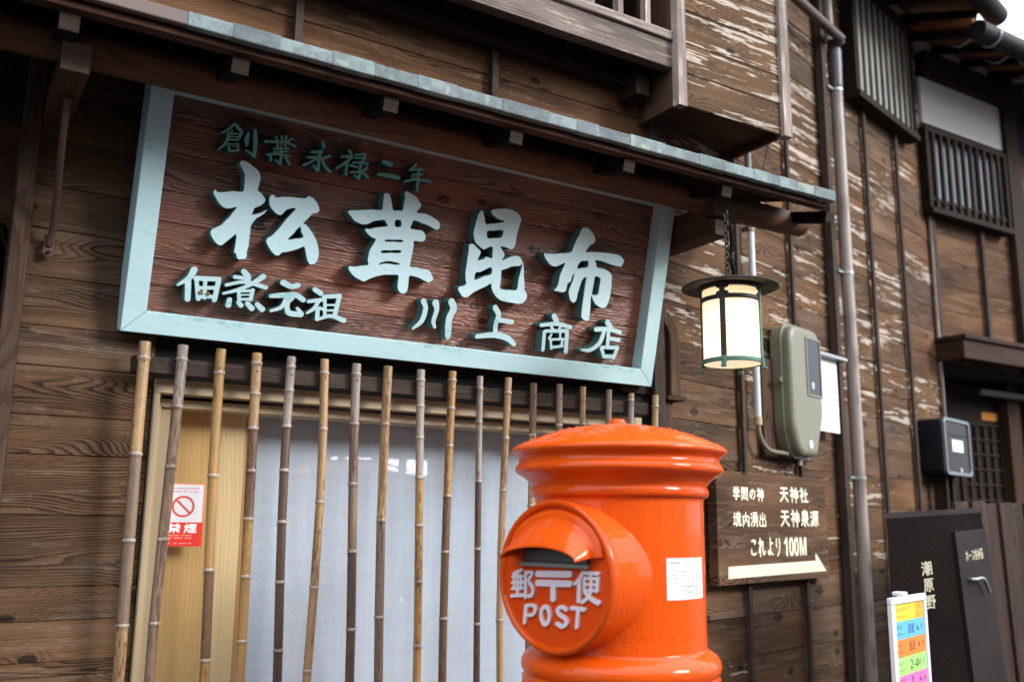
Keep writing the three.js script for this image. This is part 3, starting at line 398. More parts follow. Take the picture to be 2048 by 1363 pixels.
// --- the wall after the bend, built in its own frame: x along it, z out of it ---
const angled = mesh('angled_wall', box(-0.02, 0, -0.12, LEN2, 4.6, 0, 'x', 0), M.gapDark, shop, [BEND.x, 0, BEND.z], [0, TURN, 0]);
{
  const r = rng(31), ys = rows(0.03, 3.86, 0.128, 33), edges = [0.012, 0.505, 0.93, 1.285, 1.735, 2.12, LEN2 - 0.004];
  for (let i = 0; i + 1 < ys.length; i++) for (let k = 0; k + 1 < edges.length; k++) {
    const y = ys[i], heavy = y > 1.55 && y < 2.75 && k < 5 ? 0.72 : y >= 2.75 ? 0.6 : y > 1.4 && k >= 3 && y < 1.9 ? 0.5 : 0.12;
    const mats = r() < heavy ? M.peeled : r() < 0.6 ? M.boards : M.brown;
    mesh('plank', lapBoard(edges[k], edges[k + 1] + 0.001, ys[i], ys[i + 1], 0.001, r), mats[Math.floor(r() * mats.length)], angled);
  }
  const bat = [[0.505, 0.011], [0.93, 0.011], [1.735, 0.012], [2.12, 0.012]], top = (s) => (s > 1.6 ? 3.06 : 3.86);
  for (const [s, w] of bat) mesh('batten', box(s - w, 0.02, 0.0165, s + w, top(s), 0.032, 'y', 0.002), M.batten, angled);
  mesh('batten', box(1.262, 0.02, 0.0165, 1.298, 3.9, 0.05, 'y', 0.002), M.batten, angled);
  mesh('corner_batten', box(LEN2 - 0.022, 0.02, 0.0165, LEN2 - 0.002, 3.05, 0.030, 'y', 0.002), woodMat(T.grey, [1.1, 1.0, 0.95], 0.001), angled);
  // lattice window
  const o = 0.075, bl = P2(1716, 191, o), rr = P2(1838, 291, o)[0], yb = bl[1], x0 = bl[0], yt = 3.72;
  const f = mesh('lattice_window', merge([box(x0, yb, 0.017, rr, yb + 0.035, o + 0.012), box(x0, yt - 0.03, 0.017, rr, yt, o), box(x0, yb + 0.035, 0.017, x0 + 0.02, yt - 0.03, o, 'y'), box(rr - 0.02, yb + 0.035, 0.017, rr, yt - 0.03, o, 'y')]), M.darker, angled);
  mesh('frosted_glass', box(x0 + 0.02, yb + 0.035, 0.018, rr - 0.02, yt - 0.03, 0.046, 'x', 0), std({ color: 0xa9b1ac, roughness: 0.25 }), f);
  const lb = woodMat(T.grey, [0.45, 0.36, 0.3], 0.0008);
  for (let i = 0; i < 10; i++) { const x = x0 + 0.05 + i * (rr - x0 - 0.1) / 9; mesh('lattice_bar', box(x - 0.008, yb + 0.035, 0.058, x + 0.008, yt - 0.03, 0.072, 'y', 0.002), lb, f); }
  mesh('plaster_band', box(1.3, yt + 0.02, 0.0, LEN2 - 0.01, 4.25, 0.02, 'x', 0), std({ color: 0x8f8880, roughness: 0.95 }), angled);
  // roof edge above it, ending in a round gutter
  const e = P2(1992, 30, 0.45), ex = e[0], ey = e[1], rg = sectionX([[-0.6, ey + 0.42], [0.43, ey + 0.07], [0.43, ey + 0.02], [-0.6, ey + 0.34]], ex - 3.2, ex - 0.02);
  const rf = mesh('roof', metricUV(rg), M.dark, angled);
  for (let i = 0; i < 9; i++) mesh('rafter', box(-0.022, -0.03, -0.75, 0.022, 0.03, 0.28, 'z', 0).rotateX(Math.atan(0.33)).translate(ex - 0.12 - i * 0.3, ey + 0.05, 0.12), M.darker, rf);
  const tile = std({ color: 0x34353a, roughness: 0.55 });
  for (let i = 0; i < 9; i++) mesh('roof_tile', new THREE.CylinderGeometry(0.085, 0.085, 0.55, 14, 1, false, 0, Math.PI).rotateX(Math.PI / 2).rotateZ(Math.PI / 2).rotateX(0.33).translate(ex - 0.1 - i * 0.24, ey + 0.17, 0.2), tile, rf);
  const gut = new THREE.CylinderGeometry(0.055, 0.055, 3.0, 20).rotateZ(Math.PI / 2).translate(ex - 1.5 + 0.02, ey, 0.45);
  mesh('gutter', gut, phys({ color: 0x141417, roughness: 0.6, specularIntensity: 0.4 }), rf);
}
// thin cable hanging below the bay
mesh('cable', tube([P2(1540, 270, 0.04), P2(1533, 300, 0.035), P2(1524, 335, 0.03), P2(1520, 365, 0.03)].map((p, i) => [p[0], p[1], 0.04 - i * 0.002]), 0.0022, 20, 6), M.black, angled);

// ================= neighbouring house, wall parallel to the shop front =================
const nb = thing('neighbour_house', 'brown weatherboarded house at the far right with white plaster band and tiled eave', 'building', [CORNER.x, 0, CORNER.z]);
{
  const nw = mesh('street_wall', merge([box(0, 1.93, -0.12, 3.2, 3.72, 0, 'x', 0), box(1.25, 0, -0.12, 3.2, 1.93, 0, 'x', 0), box(0, 0, -0.5, 1.25, 2.1, -0.38, 'x', 0), box(0, 1.931, -0.379, 1.25, 2.0, -0.121, 'x', 0), box(1.25, 0, -0.5, 1.32, 2.1, -0.121, 'x', 0), box(-0.02, 0, -0.5, 0.0, 1.93, -0.02, 'x', 0)]), M.gapDark, nb);
  boarding(nw, pick(M.brown), 0.004, 3.2, rows(1.95, 3.29, 0.142, 44), 0.001, 45, [1.7]);
  for (const px of [[1868, 500], [1966, 520]]) { const x = P3(...px, 0.02)[0]; mesh('batten', box(x - 0.014, 2.0, 0.0165, x + 0.014, 3.2, 0.034, 'y', 0.002), M.batten, nw); }
  const pb = P3(1843, 243, 0.02), pt = P3(1838, 125, 0.02), pr = P3(1999, 240, 0.02)[0];
  mesh('plaster_band', box(0.004, pb[1], 0, pr, pt[1] + 0.3, 0.022, 'x', 0), std({ color: 0xc9c2bd, roughness: 0.95 }), nb);
  mesh('corner_post', box(pr + 0.001, 1.95, 0, pr + 0.13, 3.95, 0.05, 'y'), M.dark, nb);
  // lattice window
  const o = 0.075, a = P3(1850, 249, o), b = P3(2027, 466, o), x0 = a[0], x1 = b[0], yt = a[1], yb = P3(1880, 428, o)[1];
  const f = mesh('lattice_window', merge([box(x0, yb, 0.017, x1, yb + 0.03, o + 0.012), box(x0, yb + 0.075, 0.04, x1, yb + 0.095, o - 0.01), box(x0, yt - 0.028, 0.017, x1, yt, o), box(x0, yb + 0.03, 0.017, x0 + 0.025, yt - 0.028, o, 'y'), box(x1 - 0.025, yb + 0.03, 0.017, x1, yt - 0.028, o, 'y')]), M.darker, nb);
  mesh('frosted_glass', box(x0 + 0.12, yb + 0.03, 0.018, x1 - 0.02, yt - 0.028, 0.024, 'x', 0), std({ color: 0xa9b2b8, roughness: 0.12 }), f);
  mesh('side_jamb', box(x0 + 0.025, yb + 0.03, 0.018, x0 + 0.119, yt - 0.028, 0.03, 'y'), M.dark, f);
  for (let i = 0; i < 10; i++) { const x = x0 + 0.075 + i * (x1 - x0 - 0.13) / 9.3; mesh('lattice_bar', box(x - 0.009, yb + 0.03, 0.052, x + 0.009, yt - 0.028, 0.073, 'y', 0.002), M.dark, f); }
  // eave with rafters, boards and gutter
  const gz = 0.46, ge = P3(1943, 64, gz), gy = ge[1], len = 3.4;
  const roof = mesh('roof', metricUV(sectionX([[0.46, gy + 0.05], [0.46, gy + 0.085], [-1.2, gy + 0.75], [-1.2, gy + 0.71]], ge[0] + 0.02, ge[0] + 0.02 + len)), woodMat(T.beam, [5, 3.2, 2.0], 0.0008), nb);
  for (let i = 0; i < 20; i++) mesh('rafter', box(-0.018, -0.016, -0.62, 0.018, 0.022, 0.02, 'z', 0).rotateX(Math.atan(0.4)).translate(ge[0] + 0.08 + i * 0.27, gy + 0.026, 0.43), M.darker, roof);
  mesh('wall_plate', box(0.004, gy - 0.0, 0.002, 3.2, gy + 0.14, 0.07, 'x', 0), M.darker, roof);
  const gm = phys({ color: 0x141417, roughness: 0.6, specularIntensity: 0.4 });
  const gutter = mesh('gutter', new THREE.CylinderGeometry(0.05, 0.05, len, 24).rotateZ(Math.PI / 2).translate(ge[0] + len / 2, gy, gz + 0.03), gm, roof);
  for (let i = 0; i < 5; i++) { const x = ge[0] + 0.12 + i * 0.33; mesh('gutter_bracket', merge([new THREE.TorusGeometry(0.054, 0.006, 8, 20, Math.PI).rotateY(Math.PI / 2).rotateX(Math.PI).translate(x, gy, gz + 0.03), tube([[x, gy + 0.0, gz - 0.024], [x, gy + 0.03, gz - 0.06], [x, gy + 0.02, gz - 0.14], [x, gy + 0.06, gz - 0.2]], 0.006, 14, 6)]), std({ color: 0x9aa0a6, roughness: 0.35, metalness: 0.7 }), gutter); }
  // entrance canopy, recessed door
  const ct = P3(1930, 670, 0.17), cb = P3(1932, 715, 0.17)[1], cx = -0.02;
  const can = mesh('entrance_canopy', merge([box(cx - 0.01, ct[1] - 0.018, 0.0, 1.6, ct[1] + 0.006, 0.19, 'x', 0.003), box(cx, cb, 0.145, 1.58, ct[1] - 0.0185, 0.172, 'x', 0.002), box(cx, cb, 0.002, cx + 0.03, ct[1] - 0.0185, 0.1448, 'z', 0.002), box(cx + 0.03, ct[1] - 0.05, 0.002, 1.58, ct[1] - 0.0185, 0.1448, 'x', 0)]), woodMat(T.beam, [0.7, 0.55, 0.53], 0.0008), nb);
  const dl = P3(1922, 870, -0.2)[0], dr = P3(2004, 870, -0.2)[0];
  const door = mesh('lattice_door', box(dl - 0.08, 0, -0.37, dr + 0.35, 1.9, -0.22, 'y', 0), M.darker, nb);
  mesh('door_post', box(dr + 0.02, 0, -0.3, dr + 0.14, 1.92, -0.16, 'y', 0.003), woodMat(T.beam, [0.8, 0.62, 0.5], 0.001), nb);
  for (let i = 0; i < 6; i++) { const x = dl + (dr - dl) * i / 5; mesh('lattice_bar', box(x - 0.006, 0.2, -0.2195, x + 0.006, P3(1930, 845, -0.2)[1], -0.205, 'y', 0), M.dark, door); }
  for (let i = 0; i < 8; i++) { const y = P3(1930, 845, -0.2)[1] - i * 0.085; mesh('lattice_rail', box(dl - 0.006, y - 0.005, -0.2192, dr + 0.006, y + 0.005, -0.209, 'x', 0), M.dark, door); }
  const t0 = P3(1962, 768, -0.1), t1 = P3(2050, 800, -0.1);
  const lamp = mesh('tube_lamp', merge([box(t0[0], t1[1], -0.14, t0[0] + 0.5, t0[1] - 0.02, -0.1, 'x', 0.008)]), std({ color: 0x4d463c, roughness: 0.6 }), nb);
  const s0 = P3(1969, 823, -0.2), s1 = P3(2002, 842, -0.2);
  mesh('orange_sticker', box(s0[0], s1[1], -0.2198, s1[0], s0[1], -0.2165, 'x', 0), std({ color: 0xc07510, roughness: 0.7 }), door);
}

// ================= house across the street (seen only as shade and in reflections) =================
{
  const op = thing('opposite_house', 'dark timber house across the street, mirrored in the shop window with four lit transom panes', 'building', [0, 0, 6.2]);
  const wl = mesh('wall', box(-9, 0, 0.05, 12, 3.2, 0.3, 'x', 0), woodMat(T.board, [0.7, 0.7, 0.7], 0.002), op);
  for (let i = 0; i < 7; i++) { const x = -7.5 + i * 2.7; const w = mesh('window', box(x, 0.7, 0.0, x + 1.5, 1.42, 0.049), M.dark, op); mesh('pane', box(x + 0.05, 0.75, -0.012, x + 1.45, 1.37, -0.001, 'x', 0), std({ color: 0x6a7076, roughness: 0.1 }), w); }
  for (let i = 0; i < 4; i++) mesh('transom_pane', box(3.3 + i * 0.27, 1.56, -0.01, 3.5 + i * 0.27, 1.70, 0.049, 'x', 0), std({ color: 0xffffff, emissive: 0xf4f6ff, emissiveIntensity: 3.6 }), op);
  mesh('roof', box(-9.3, 3.201, -0.5, 12.3, 3.35, 3.5, 'x', 0), M.dark, op);
}
// ================= signboard =================
{
  const W = 1.552, Hh = 0.608, fw = 0.051, tilt = 13.5 * Math.PI / 180;
  const sg = thing('shop_signboard', 'large tilted wooden shop signboard with pale turquoise frame and raised brush-written characters', 'signboard', [0.337, 1.5287, 0.06]);
  sg.rotation.x = tilt; // leans forward at the top; z = 0 is the front of the frame
  const paint = (seed, base, worn, amt) => { const s = sheet(512, 512, 0.6, 0.6, (() => { const A = lattice(seed, 5, 9), B = lattice(seed + 1, 40, 90), C = lattice(seed + 2, 220, 220); return (u, v) => {
    const n = noise(A, u * 5, v * 9) * 0.7 + noise(B, u * 40, v * 90) * 0.35 + noise(C, u * 220, v * 220) * 0.15, t = sstep(0.32, 0.8, n) * amt, k = 1 + 0.05 * noise(A, u * 5 + 2, v * 9) + 0.03 * noise(C, u * 220, v * 220);
    const c = mix3(base, worn, t); return [c[0] * k, c[1] * k, c[2] * k, 0.5 + 0.3 * noise(B, u * 40, v * 90) + 0.2 * noise(C, u * 220, v * 220)]; }; })()); return std({ map: s.map, bumpMap: s.bump, bumpScale: 0.0004, roughness: 0.6 }); };
  const pale = paint(101, [0.405, 0.58, 0.60], [0.20, 0.44, 0.42], 0.8), palest = paint(111, [0.49, 0.685, 0.72], [0.36, 0.56, 0.55], 0.5), teal = paint(121, [0.13, 0.42, 0.38], [0.26, 0.52, 0.47], 0.6);
  const edge = std({ color: new THREE.Color().setRGB(0.07, 0.17, 0.155), roughness: 0.7 }), edgeTeal = std({ color: new THREE.Color().setRGB(0.04, 0.12, 0.11), roughness: 0.7 });
  // backing and boards
  mesh('back_board', box(0.01, 0.01, -0.088, W - 0.01, Hh - 0.01, -0.064, 'x', 0), M.dark, sg);
  const r = rng(5), cuts = [0.03, 0.112, 0.175, 0.262, 0.335, 0.425, 0.5, Hh - 0.02];
  for (let i = 0; i + 1 < cuts.length; i++) mesh('board', box(0.03, cuts[i] + 0.0007, -0.063, W - 0.03, cuts[i + 1] - 0.0007, -0.044 - 0.0015 * r(), 'x', 0.0014), M.signs[Math.floor(r() * 4)], sg);
  // mitred frame
  const rail = (pts, name) => { const s = new THREE.Shape(pts.map(([x, y]) => new THREE.Vector2(x, y))); return mesh(name, metricUV(new THREE.ExtrudeGeometry(s, { depth: 0.086, bevelEnabled: true, bevelSize: 0.002, bevelThickness: 0.002, bevelOffset: -0.002, bevelSegments: 2 }).translate(0, 0, -0.088)), pale, sg); };
  const g = 0.0003;
  rail([[g, 0], [W - g, 0], [W - fw - g, fw], [fw + g, fw]], 'frame_rail'); rail([[fw + g, Hh - fw], [W - fw - g, Hh - fw], [W - g, Hh], [g, Hh]], 'frame_rail');
  rail([[0, g], [fw, fw + g], [fw, Hh - fw - g], [0, Hh - g]], 'frame_stile'); rail([[W, g], [W, Hh - g], [W - fw, Hh - fw - g], [W - fw, fw + g]], 'frame_stile');
  // characters
  for (const [key, d] of Object.entries(SIGN_CHARS)) {
    const top = ['found', 'work', 'eternal', 'fortune', 'two', 'year'].includes(key);
    let shapes;
    if (d.p) shapes = d.p.map((o) => { const l = smoothLoop(o, 3), s = new THREE.Shape((areaOf(l) < 0 ? l.reverse() : l).map(([x, y]) => new THREE.Vector2(x / 1000, y / 1000))); d.h.forEach((h) => { const q = smoothLoop(h, 2); if (inside(q[0], l)) s.holes.push(new THREE.Path(q.map(([x, y]) => new THREE.Vector2(x / 1000, y / 1000)))); }); return s; });
    else shapes = shapesOf(strokesOutline(d.s, 4));
    const geo = solid(shapes, 0.036, d.p ? 0.0012 : 0).translate(0, 0, -0.0425);
    mesh('character', geo, top ? [teal, edgeTeal] : [d.p ? palest : pale, edge], sg);
  }
  const brass = std({ color: 0x8a6a3a, roughness: 0.5, metalness: 0.5 });
  for (const [x, y] of [[0.1884, 0.4962],[0.1974, 0.4639],[0.3096, 0.4897],[0.6728, 0.4836],[0.1658, 0.1098],[0.1833, 0.1086]]) mesh('screw', new THREE.CylinderGeometry(0.0045, 0.005, 0.004, 12).rotateX(Math.PI / 2).translate(x, y, -0.0055), brass, sg);
  mesh('hanging_bracket', merge([box(0.2, Hh - 0.06, -0.16, 0.24, Hh - 0.03, -0.0885, 'z', 0), box(1.3, Hh - 0.06, -0.16, 1.34, Hh - 0.03, -0.0885, 'z', 0)]), M.iron, sg);
}

// ================= bamboo screen under the sign =================
{
  const sc = thing('bamboo_screen', 'screen of upright thin bamboo poles nailed to a dark rail below the signboard', 'screen');
  const ra = P1(262, 742, 0.07), rb = P1(262, 708, 0.07), rx = P1(1298, 805, 0.07)[0];
  mesh('rail', box(ra[0], ra[1], 0.048, rx, rb[1], 0.07, 'x', 0.003), woodMat(T.beam, [0.75, 0.85, 1.0], 0.001), sc);
  mesh('rail', box(ra[0], 0.36, 0.048, rx, 0.4, 0.07, 'x', 0.003), M.dark, sc);
  const bs = sheet(256, 512, 0.08, 0.9, (() => { const A = lattice(131, 4, 7), B = lattice(132, 40, 120), C = lattice(133, 30, 60); return (u, v) => { const n = noise(A, u * 4, v * 7), f = noise(B, u * 40, v * 120), s = noise(C, u * 30, v * 60), d = sstep(-0.1, 0.7, 0.8 * n + 0.6 * s + 0.4 * f); const k = 1.12 + 0.22 * f + 0.3 * noise(A, u * 4 + 2, v * 7 + 3); return [k * (1 - 0.58 * d) * 0.85, k * (1 - 0.66 * d) * 0.85, k * (1 - 0.7 * d) * 0.85, 0.5 + 0.3 * f]; }; })());
  const bm = std({ map: bs.map, bumpMap: bs.bump, bumpScale: 0.0004, roughness: 0.42, vertexColors: true });
  const cols = { tan: [0.30, 0.18, 0.085], gold: [0.29, 0.16, 0.052], brown: [0.125, 0.068, 0.034], grey: [0.25, 0.20, 0.165], dark: [0.085, 0.05, 0.034], dusky: [0.175, 0.112, 0.072] };
  // top x, top y, foot x at the picture's lower edge, thickness in pixels, colours from top to foot, node heights
  const poles = [
    [290, 683, 235, 23, ['tan', 'tan', 'dusky', 'dusky', 'tan'], [715, 907, 1080, 1250]], [366, 690, 311, 21, ['grey', 'grey', 'dusky', 'dusky', 'dusky'], [718, 813, 933, 1078, 1245]], [442, 698, 395, 20, ['gold', 'gold', 'gold', 'brown', 'gold'], [745, 950, 1139, 1320]], [514, 706, 479, 20, ['gold', 'tan', 'tan', 'brown', 'brown', 'gold'], [726, 787, 856, 941, 1037, 1152, 1281]],
    [583, 713, 549, 18, ['grey', 'grey', 'grey', 'dark', 'dark', 'dark'], [733, 780, 852, 940, 1043, 1163, 1300]], [649, 718, 618, 17, ['tan', 'tan', 'tan', 'tan', 'tan'], [745, 857, 1003, 1174, 1340]], [713, 727, 689, 18, ['grey', 'grey', 'dusky', 'dusky', 'dark', 'dark'], [748, 847, 967, 1102, 1258]], [776, 732, 756, 18, ['tan', 'tan', 'dusky', 'dusky', 'tan'], [848, 1040, 1233]],
    [842, 739, 828, 16, ['grey', 'grey', 'grey', 'grey', 'gold', 'gold', 'gold'], [759, 811, 874, 954, 1050, 1163, 1291]], [905, 742, 886, 16, ['gold', 'gold', 'gold', 'gold', 'brown', 'brown'], [760, 816, 891, 991, 1103, 1236]], [960, 752, 951, 13, ['grey', 'grey', 'grey', 'dark', 'dark'], [776, 843, 962, 1097, 1247]], [1017, 755, 1006, 14, ['tan', 'tan', 'tan', 'tan', 'tan'], [785, 876, 980, 1103, 1238]],
    [1067, 766, 1056, 14, ['brown', 'tan', 'tan', 'dusky'], [870, 1010, 1180]], [1119, 768, 1108, 13, ['dusky', 'dusky', 'dusky'], [850, 1000]], [1166, 773, 1155, 12, ['tan', 'tan', 'tan'], [848, 990]], [1218, 779, 1206, 12, ['dusky', 'grey', 'dusky'], [900, 1050]], [1263, 786, 1254, 12, ['tan', 'grey', 'tan'], [800, 910]], [1311, 790, 1303, 13, ['tan', 'tan', 'tan'], [812, 930]],
  ];
  const r = rng(77), fw = new THREE.Vector3(0, 0, -1).applyQuaternion(camera.quaternion);
  poles.forEach(([tx, ty, fx, w, cs, nodes]) => {
    const z = 0.082, t = P1(tx, ty, z), f = P1(fx, 1363, z), dep = new THREE.Vector3(t[0], t[1], z).sub(camera.position).dot(fw), R = w / 1880 * dep / 2, bend = (r() - 0.5) * 0.018, ph = r() * 6;
    const yb = 0.28, ax = (y) => t[0] + (f[0] - t[0]) * (y - t[1]) / (f[1] - t[1]) + bend * Math.sin((t[1] - y) * 4.2 + ph) - bend * Math.sin(ph);
    const ny = nodes.map((p) => P1(tx + (fx - tx) * (p - ty) / (1363 - ty), p, z)[1]); while (ny[ny.length - 1] > yb + 0.2) ny.push(ny[ny.length - 1] - 0.16);
    // rings of the surface from foot to tip
    const ys = [yb]; for (const n of [...ny].reverse()) ys.push(n - 0.011, n - 0.0042, n - 0.0022, n, n + 0.0022, n + 0.0045, n + 0.011); ys.push(t[1] - 0.002, t[1]);
    ys.sort((a, b) => a - b); const N = 14, pos = [], col = [], uv = [], idx = [], su = r(), sv = r();
    const prof = (y) => { let k = 1; for (const n of ny) { const d = y - n; if (Math.abs(d) < 0.0012) k = 1.17; else if (Math.abs(d) < 0.003) k = 1.10; else if (d > 0 && d < 0.006) k = 0.97; else if (d < 0 && d > -0.006) k = 1.04; } return k * (y > t[1] - 0.001 ? 0.9 : 1); };
    ys.forEach((y) => {
      const seg = ny.filter((n) => n > y).length, c = cols[cs[Math.min(seg, cs.length - 1)]]; let near = 9; for (const n of ny) near = Math.min(near, Math.abs(y - n));
      const g = near < 0.0026 ? [0.31, 0.25, 0.195] : near < 0.007 ? [c[0] * 0.75, c[1] * 0.72, c[2] * 0.7] : c, taper = 1 - 0.06 * (t[1] - y);
      for (let i = 0; i <= N; i++) { const a = i / N * Math.PI * 2; pos.push(ax(y) + Math.cos(a) * R * prof(y) * Math.max(0.85, taper), y, z + Math.sin(a) * R * prof(y)); col.push(g[0] * 1.3, g[1] * 1.3, g[2] * 1.3); uv.push(i / N * 0.08 + su, y + sv); }
    });
    for (let j = 0; j + 1 < ys.length; j++) for (let i = 0; i < N; i++) { const a = j * (N + 1) + i, b = a + N + 1; idx.push(a, b, a + 1, a + 1, b, b + 1); }
    const top = pos.length / 3; pos.push(ax(t[1]), t[1] - 0.004, z); col.push(0.10, 0.06, 0.03); uv.push(0, 0); for (let i = 0; i < N; i++) { const b = (ys.length - 1) * (N + 1) + i; idx.push(b, top, b + 1); }
    const g = new THREE.BufferGeometry(); g.setAttribute('position', new THREE.Float32BufferAttribute(pos, 3)); g.setAttribute('color', new THREE.Float32BufferAttribute(col, 3)); g.setAttribute('uv', new THREE.Float32BufferAttribute(uv, 2)); g.setIndex(idx); g.computeVertexNormals();
    const p = mesh('bamboo_pole', g, bm, sc);
    mesh('nail', new THREE.CylinderGeometry(0.0016, 0.0016, 0.003, 8).rotateX(Math.PI / 2).translate(ax(rb[1] - 0.016), rb[1] - 0.016, z + R + 0.0005), M.black, p);
  });
}

// ================= canvases for print and painted lettering =================
const GLYPH = {
  '学': [[20, 8, 28, 24], [48, 4, 50, 22], [80, 6, 68, 24], [14, 44, 14, 30, 88, 30, 84, 44], [28, 46, 70, 46, 50, 60], [50, 58, 50, 92, 38, 88], [10, 68, 92, 68]],
  '問': [[12, 8, 12, 96], [12, 10, 42, 10, 42, 38, 12, 38], [12, 24, 42, 24], [58, 10, 90, 10, 90, 94, 80, 92], [58, 10, 58, 38, 90, 38], [58, 24, 90, 24], [36, 54, 36, 82, 66, 82, 66, 54, 36, 54]],
  'の': [[52, 20, 46, 50, 28, 80, 14, 64, 20, 36, 50, 18, 82, 34, 84, 64, 58, 86]],
  '神': [[24, 4, 34, 14], [8, 24, 44, 24, 10, 60], [28, 46, 28, 96], [34, 48, 46, 58], [54, 68, 54, 26, 92, 26, 92, 68], [54, 46, 92, 46], [54, 66, 92, 66], [72, 6, 72, 98]],
  '天': [[16, 12, 84, 12], [10, 42, 90, 42], [50, 12, 48, 44, 34, 74, 8, 94], [52, 46, 66, 74, 92, 94]],
  '社': [[24, 4, 34, 14], [8, 24, 44, 24, 10, 60], [28, 46, 28, 96], [34, 48, 46, 58], [54, 40, 94, 40], [73, 12, 73, 88], [48, 90, 98, 90]],
  '境': [[4, 36, 34, 36], [19, 10, 19, 78], [2, 82, 36, 76], [66, 2, 66, 12], [42, 14, 92, 14], [52, 18, 56, 28], [80, 18, 76, 28], [38, 32, 96, 32], [48, 40, 48, 66, 86, 66, 86, 40, 48, 40], [48, 53, 86, 53], [58, 66, 52, 84, 36, 94], [76, 66, 76, 90, 96, 90, 96, 80]],
  '内': [[14, 96, 14, 30, 88, 30, 88, 94, 76, 92], [50, 6, 48, 46, 26, 78], [50, 46, 76, 76]],
  '湧': [[8, 10, 20, 20], [4, 36, 16, 44], [4, 92, 20, 64], [36, 6, 86, 6, 66, 20], [50, 12, 66, 22], [34, 28, 34, 52, 92, 52, 92, 28, 34, 28], [34, 40, 92, 40], [63, 28, 63, 54], [34, 64, 90, 64, 88, 94, 76, 92], [60, 54, 56, 76, 32, 96]],
  '出': [[50, 4, 50, 92], [20, 18, 20, 46, 80, 46, 80, 18], [10, 58, 10, 92, 90, 92, 90, 58]],
  '泉': [[52, 0, 42, 12], [24, 12, 24, 46, 78, 46, 78, 12, 24, 12], [24, 29, 78, 29], [51, 48, 51, 94, 42, 90], [14, 60, 40, 60, 10, 90], [84, 52, 60, 66], [58, 62, 90, 92]],
  '源': [[8, 10, 20, 20], [4, 36, 16, 44], [4, 92, 20, 64], [34, 10, 94, 10], [36, 10, 34, 60, 24, 94], [66, 12, 60, 24], [46, 26, 46, 56, 86, 56, 86, 26, 46, 26], [46, 41, 86, 41], [66, 58, 66, 94, 58, 90], [50, 66, 40, 86], [80, 66, 92, 86]],
  'こ': [[26, 20, 60, 16, 76, 22, 62, 34], [22, 62, 24, 82, 50, 88, 80, 82]],
  'れ': [[26, 8, 26, 96], [8, 30, 34, 26, 8, 76], [24, 56, 54, 22, 62, 26, 60, 70, 66, 86, 80, 86, 92, 72]],
  'よ': [[52, 6, 52, 70, 46, 88, 24, 86, 22, 74, 40, 70, 84, 90], [52, 34, 82, 30]],
  'り': [[28, 10, 24, 40, 30, 52], [68, 10, 72, 50, 62, 76, 40, 96]],
  '潮': [[8, 10, 20, 20], [4, 36, 16, 44], [4, 92, 20, 64], [32, 14, 60, 14], [46, 4, 46, 26], [34, 28, 34, 62, 58, 62, 58, 28, 34, 28], [34, 45, 58, 45], [30, 76, 62, 76], [46, 62, 46, 96], [62, 94, 70, 66, 70, 10, 94, 10, 94, 92, 84, 90], [70, 36, 94, 36], [70, 60, 94, 60]],
  '原': [[14, 10, 94, 10], [16, 10, 14, 60, 4, 94], [56, 12, 50, 24], [32, 26, 32, 56, 80, 56, 80, 26, 32, 26], [32, 41, 80, 41], [56, 58, 56, 94, 46, 90], [36, 66, 26, 86], [74, 66, 88, 86]],
  '野': [[10, 10, 10, 46, 48, 46, 48, 10, 10, 10], [10, 28, 48, 28], [29, 10, 29, 86], [8, 64, 50, 64], [4, 90, 52, 86], [60, 10, 90, 10, 74, 28], [64, 22, 80, 34], [56, 44, 94, 44, 84, 56], [76, 44, 76, 94, 64, 90]],
  'ホ': [[10, 30, 90, 30], [50, 8, 50, 94, 40, 90], [28, 50, 12, 80], [72, 50, 88, 80]], 'ー': [[10, 50, 90, 50]], 'ス': [[16, 18, 80, 18, 52, 58, 12, 92], [54, 58, 90, 92]],
  '格': [[4, 30, 40, 30], [22, 6, 22, 96], [20, 40, 4, 70], [60, 6, 44, 40], [56, 20, 86, 20, 50, 60], [56, 34, 96, 62], [56, 64, 56, 94, 86, 94, 86, 64, 56, 64]],
  '納': [[24, 4, 8, 30, 30, 34, 6, 60, 36, 58], [22, 60, 22, 96], [48, 94, 48, 28, 92, 28, 92, 92], [70, 8, 68, 44, 54, 66], [70, 44, 84, 64]],
  '箱': [[8, 10, 44, 10], [54, 10, 94, 10], [22, 2, 8, 24], [66, 2, 54, 24], [4, 50, 44, 50], [24, 34, 24, 96], [56, 40, 56, 92, 90, 92, 90, 40, 56, 40], [56, 58, 90, 58], [56, 75, 90, 75]],
  '禁': [[6, 20, 46, 20], [26, 4, 26, 46], [54, 20, 94, 20], [74, 4, 74, 46], [24, 24, 6, 44], [76, 24, 94, 44], [26, 54, 74, 54], [8, 68, 92, 68], [50, 68, 50, 94], [28, 76, 14, 92], [72, 76, 88, 92]],
  '煙': [[8, 30, 14, 50], [22, 6, 22, 50, 6, 94], [40, 24, 32, 44], [24, 60, 38, 84], [46, 10, 96, 10], [62, 12, 62, 44], [80, 12, 80, 44], [50, 24, 50, 44, 92, 44, 92, 24, 50, 24], [48, 68, 94, 68], [70, 50, 70, 92], [42, 92, 98, 92]],
};
function canvasOf(w, h, draw) { const cv = document.createElement('canvas'); cv.width = w; cv.height = h; const c = cv.getContext('2d'); c.lineCap = c.lineJoin = 'round'; draw(c, w, h); return cv; }
function canvasTex(cv) { const t = new THREE.CanvasTexture(cv); t.colorSpace = THREE.SRGBColorSpace; t.magFilter = THREE.LinearFilter; return t; }
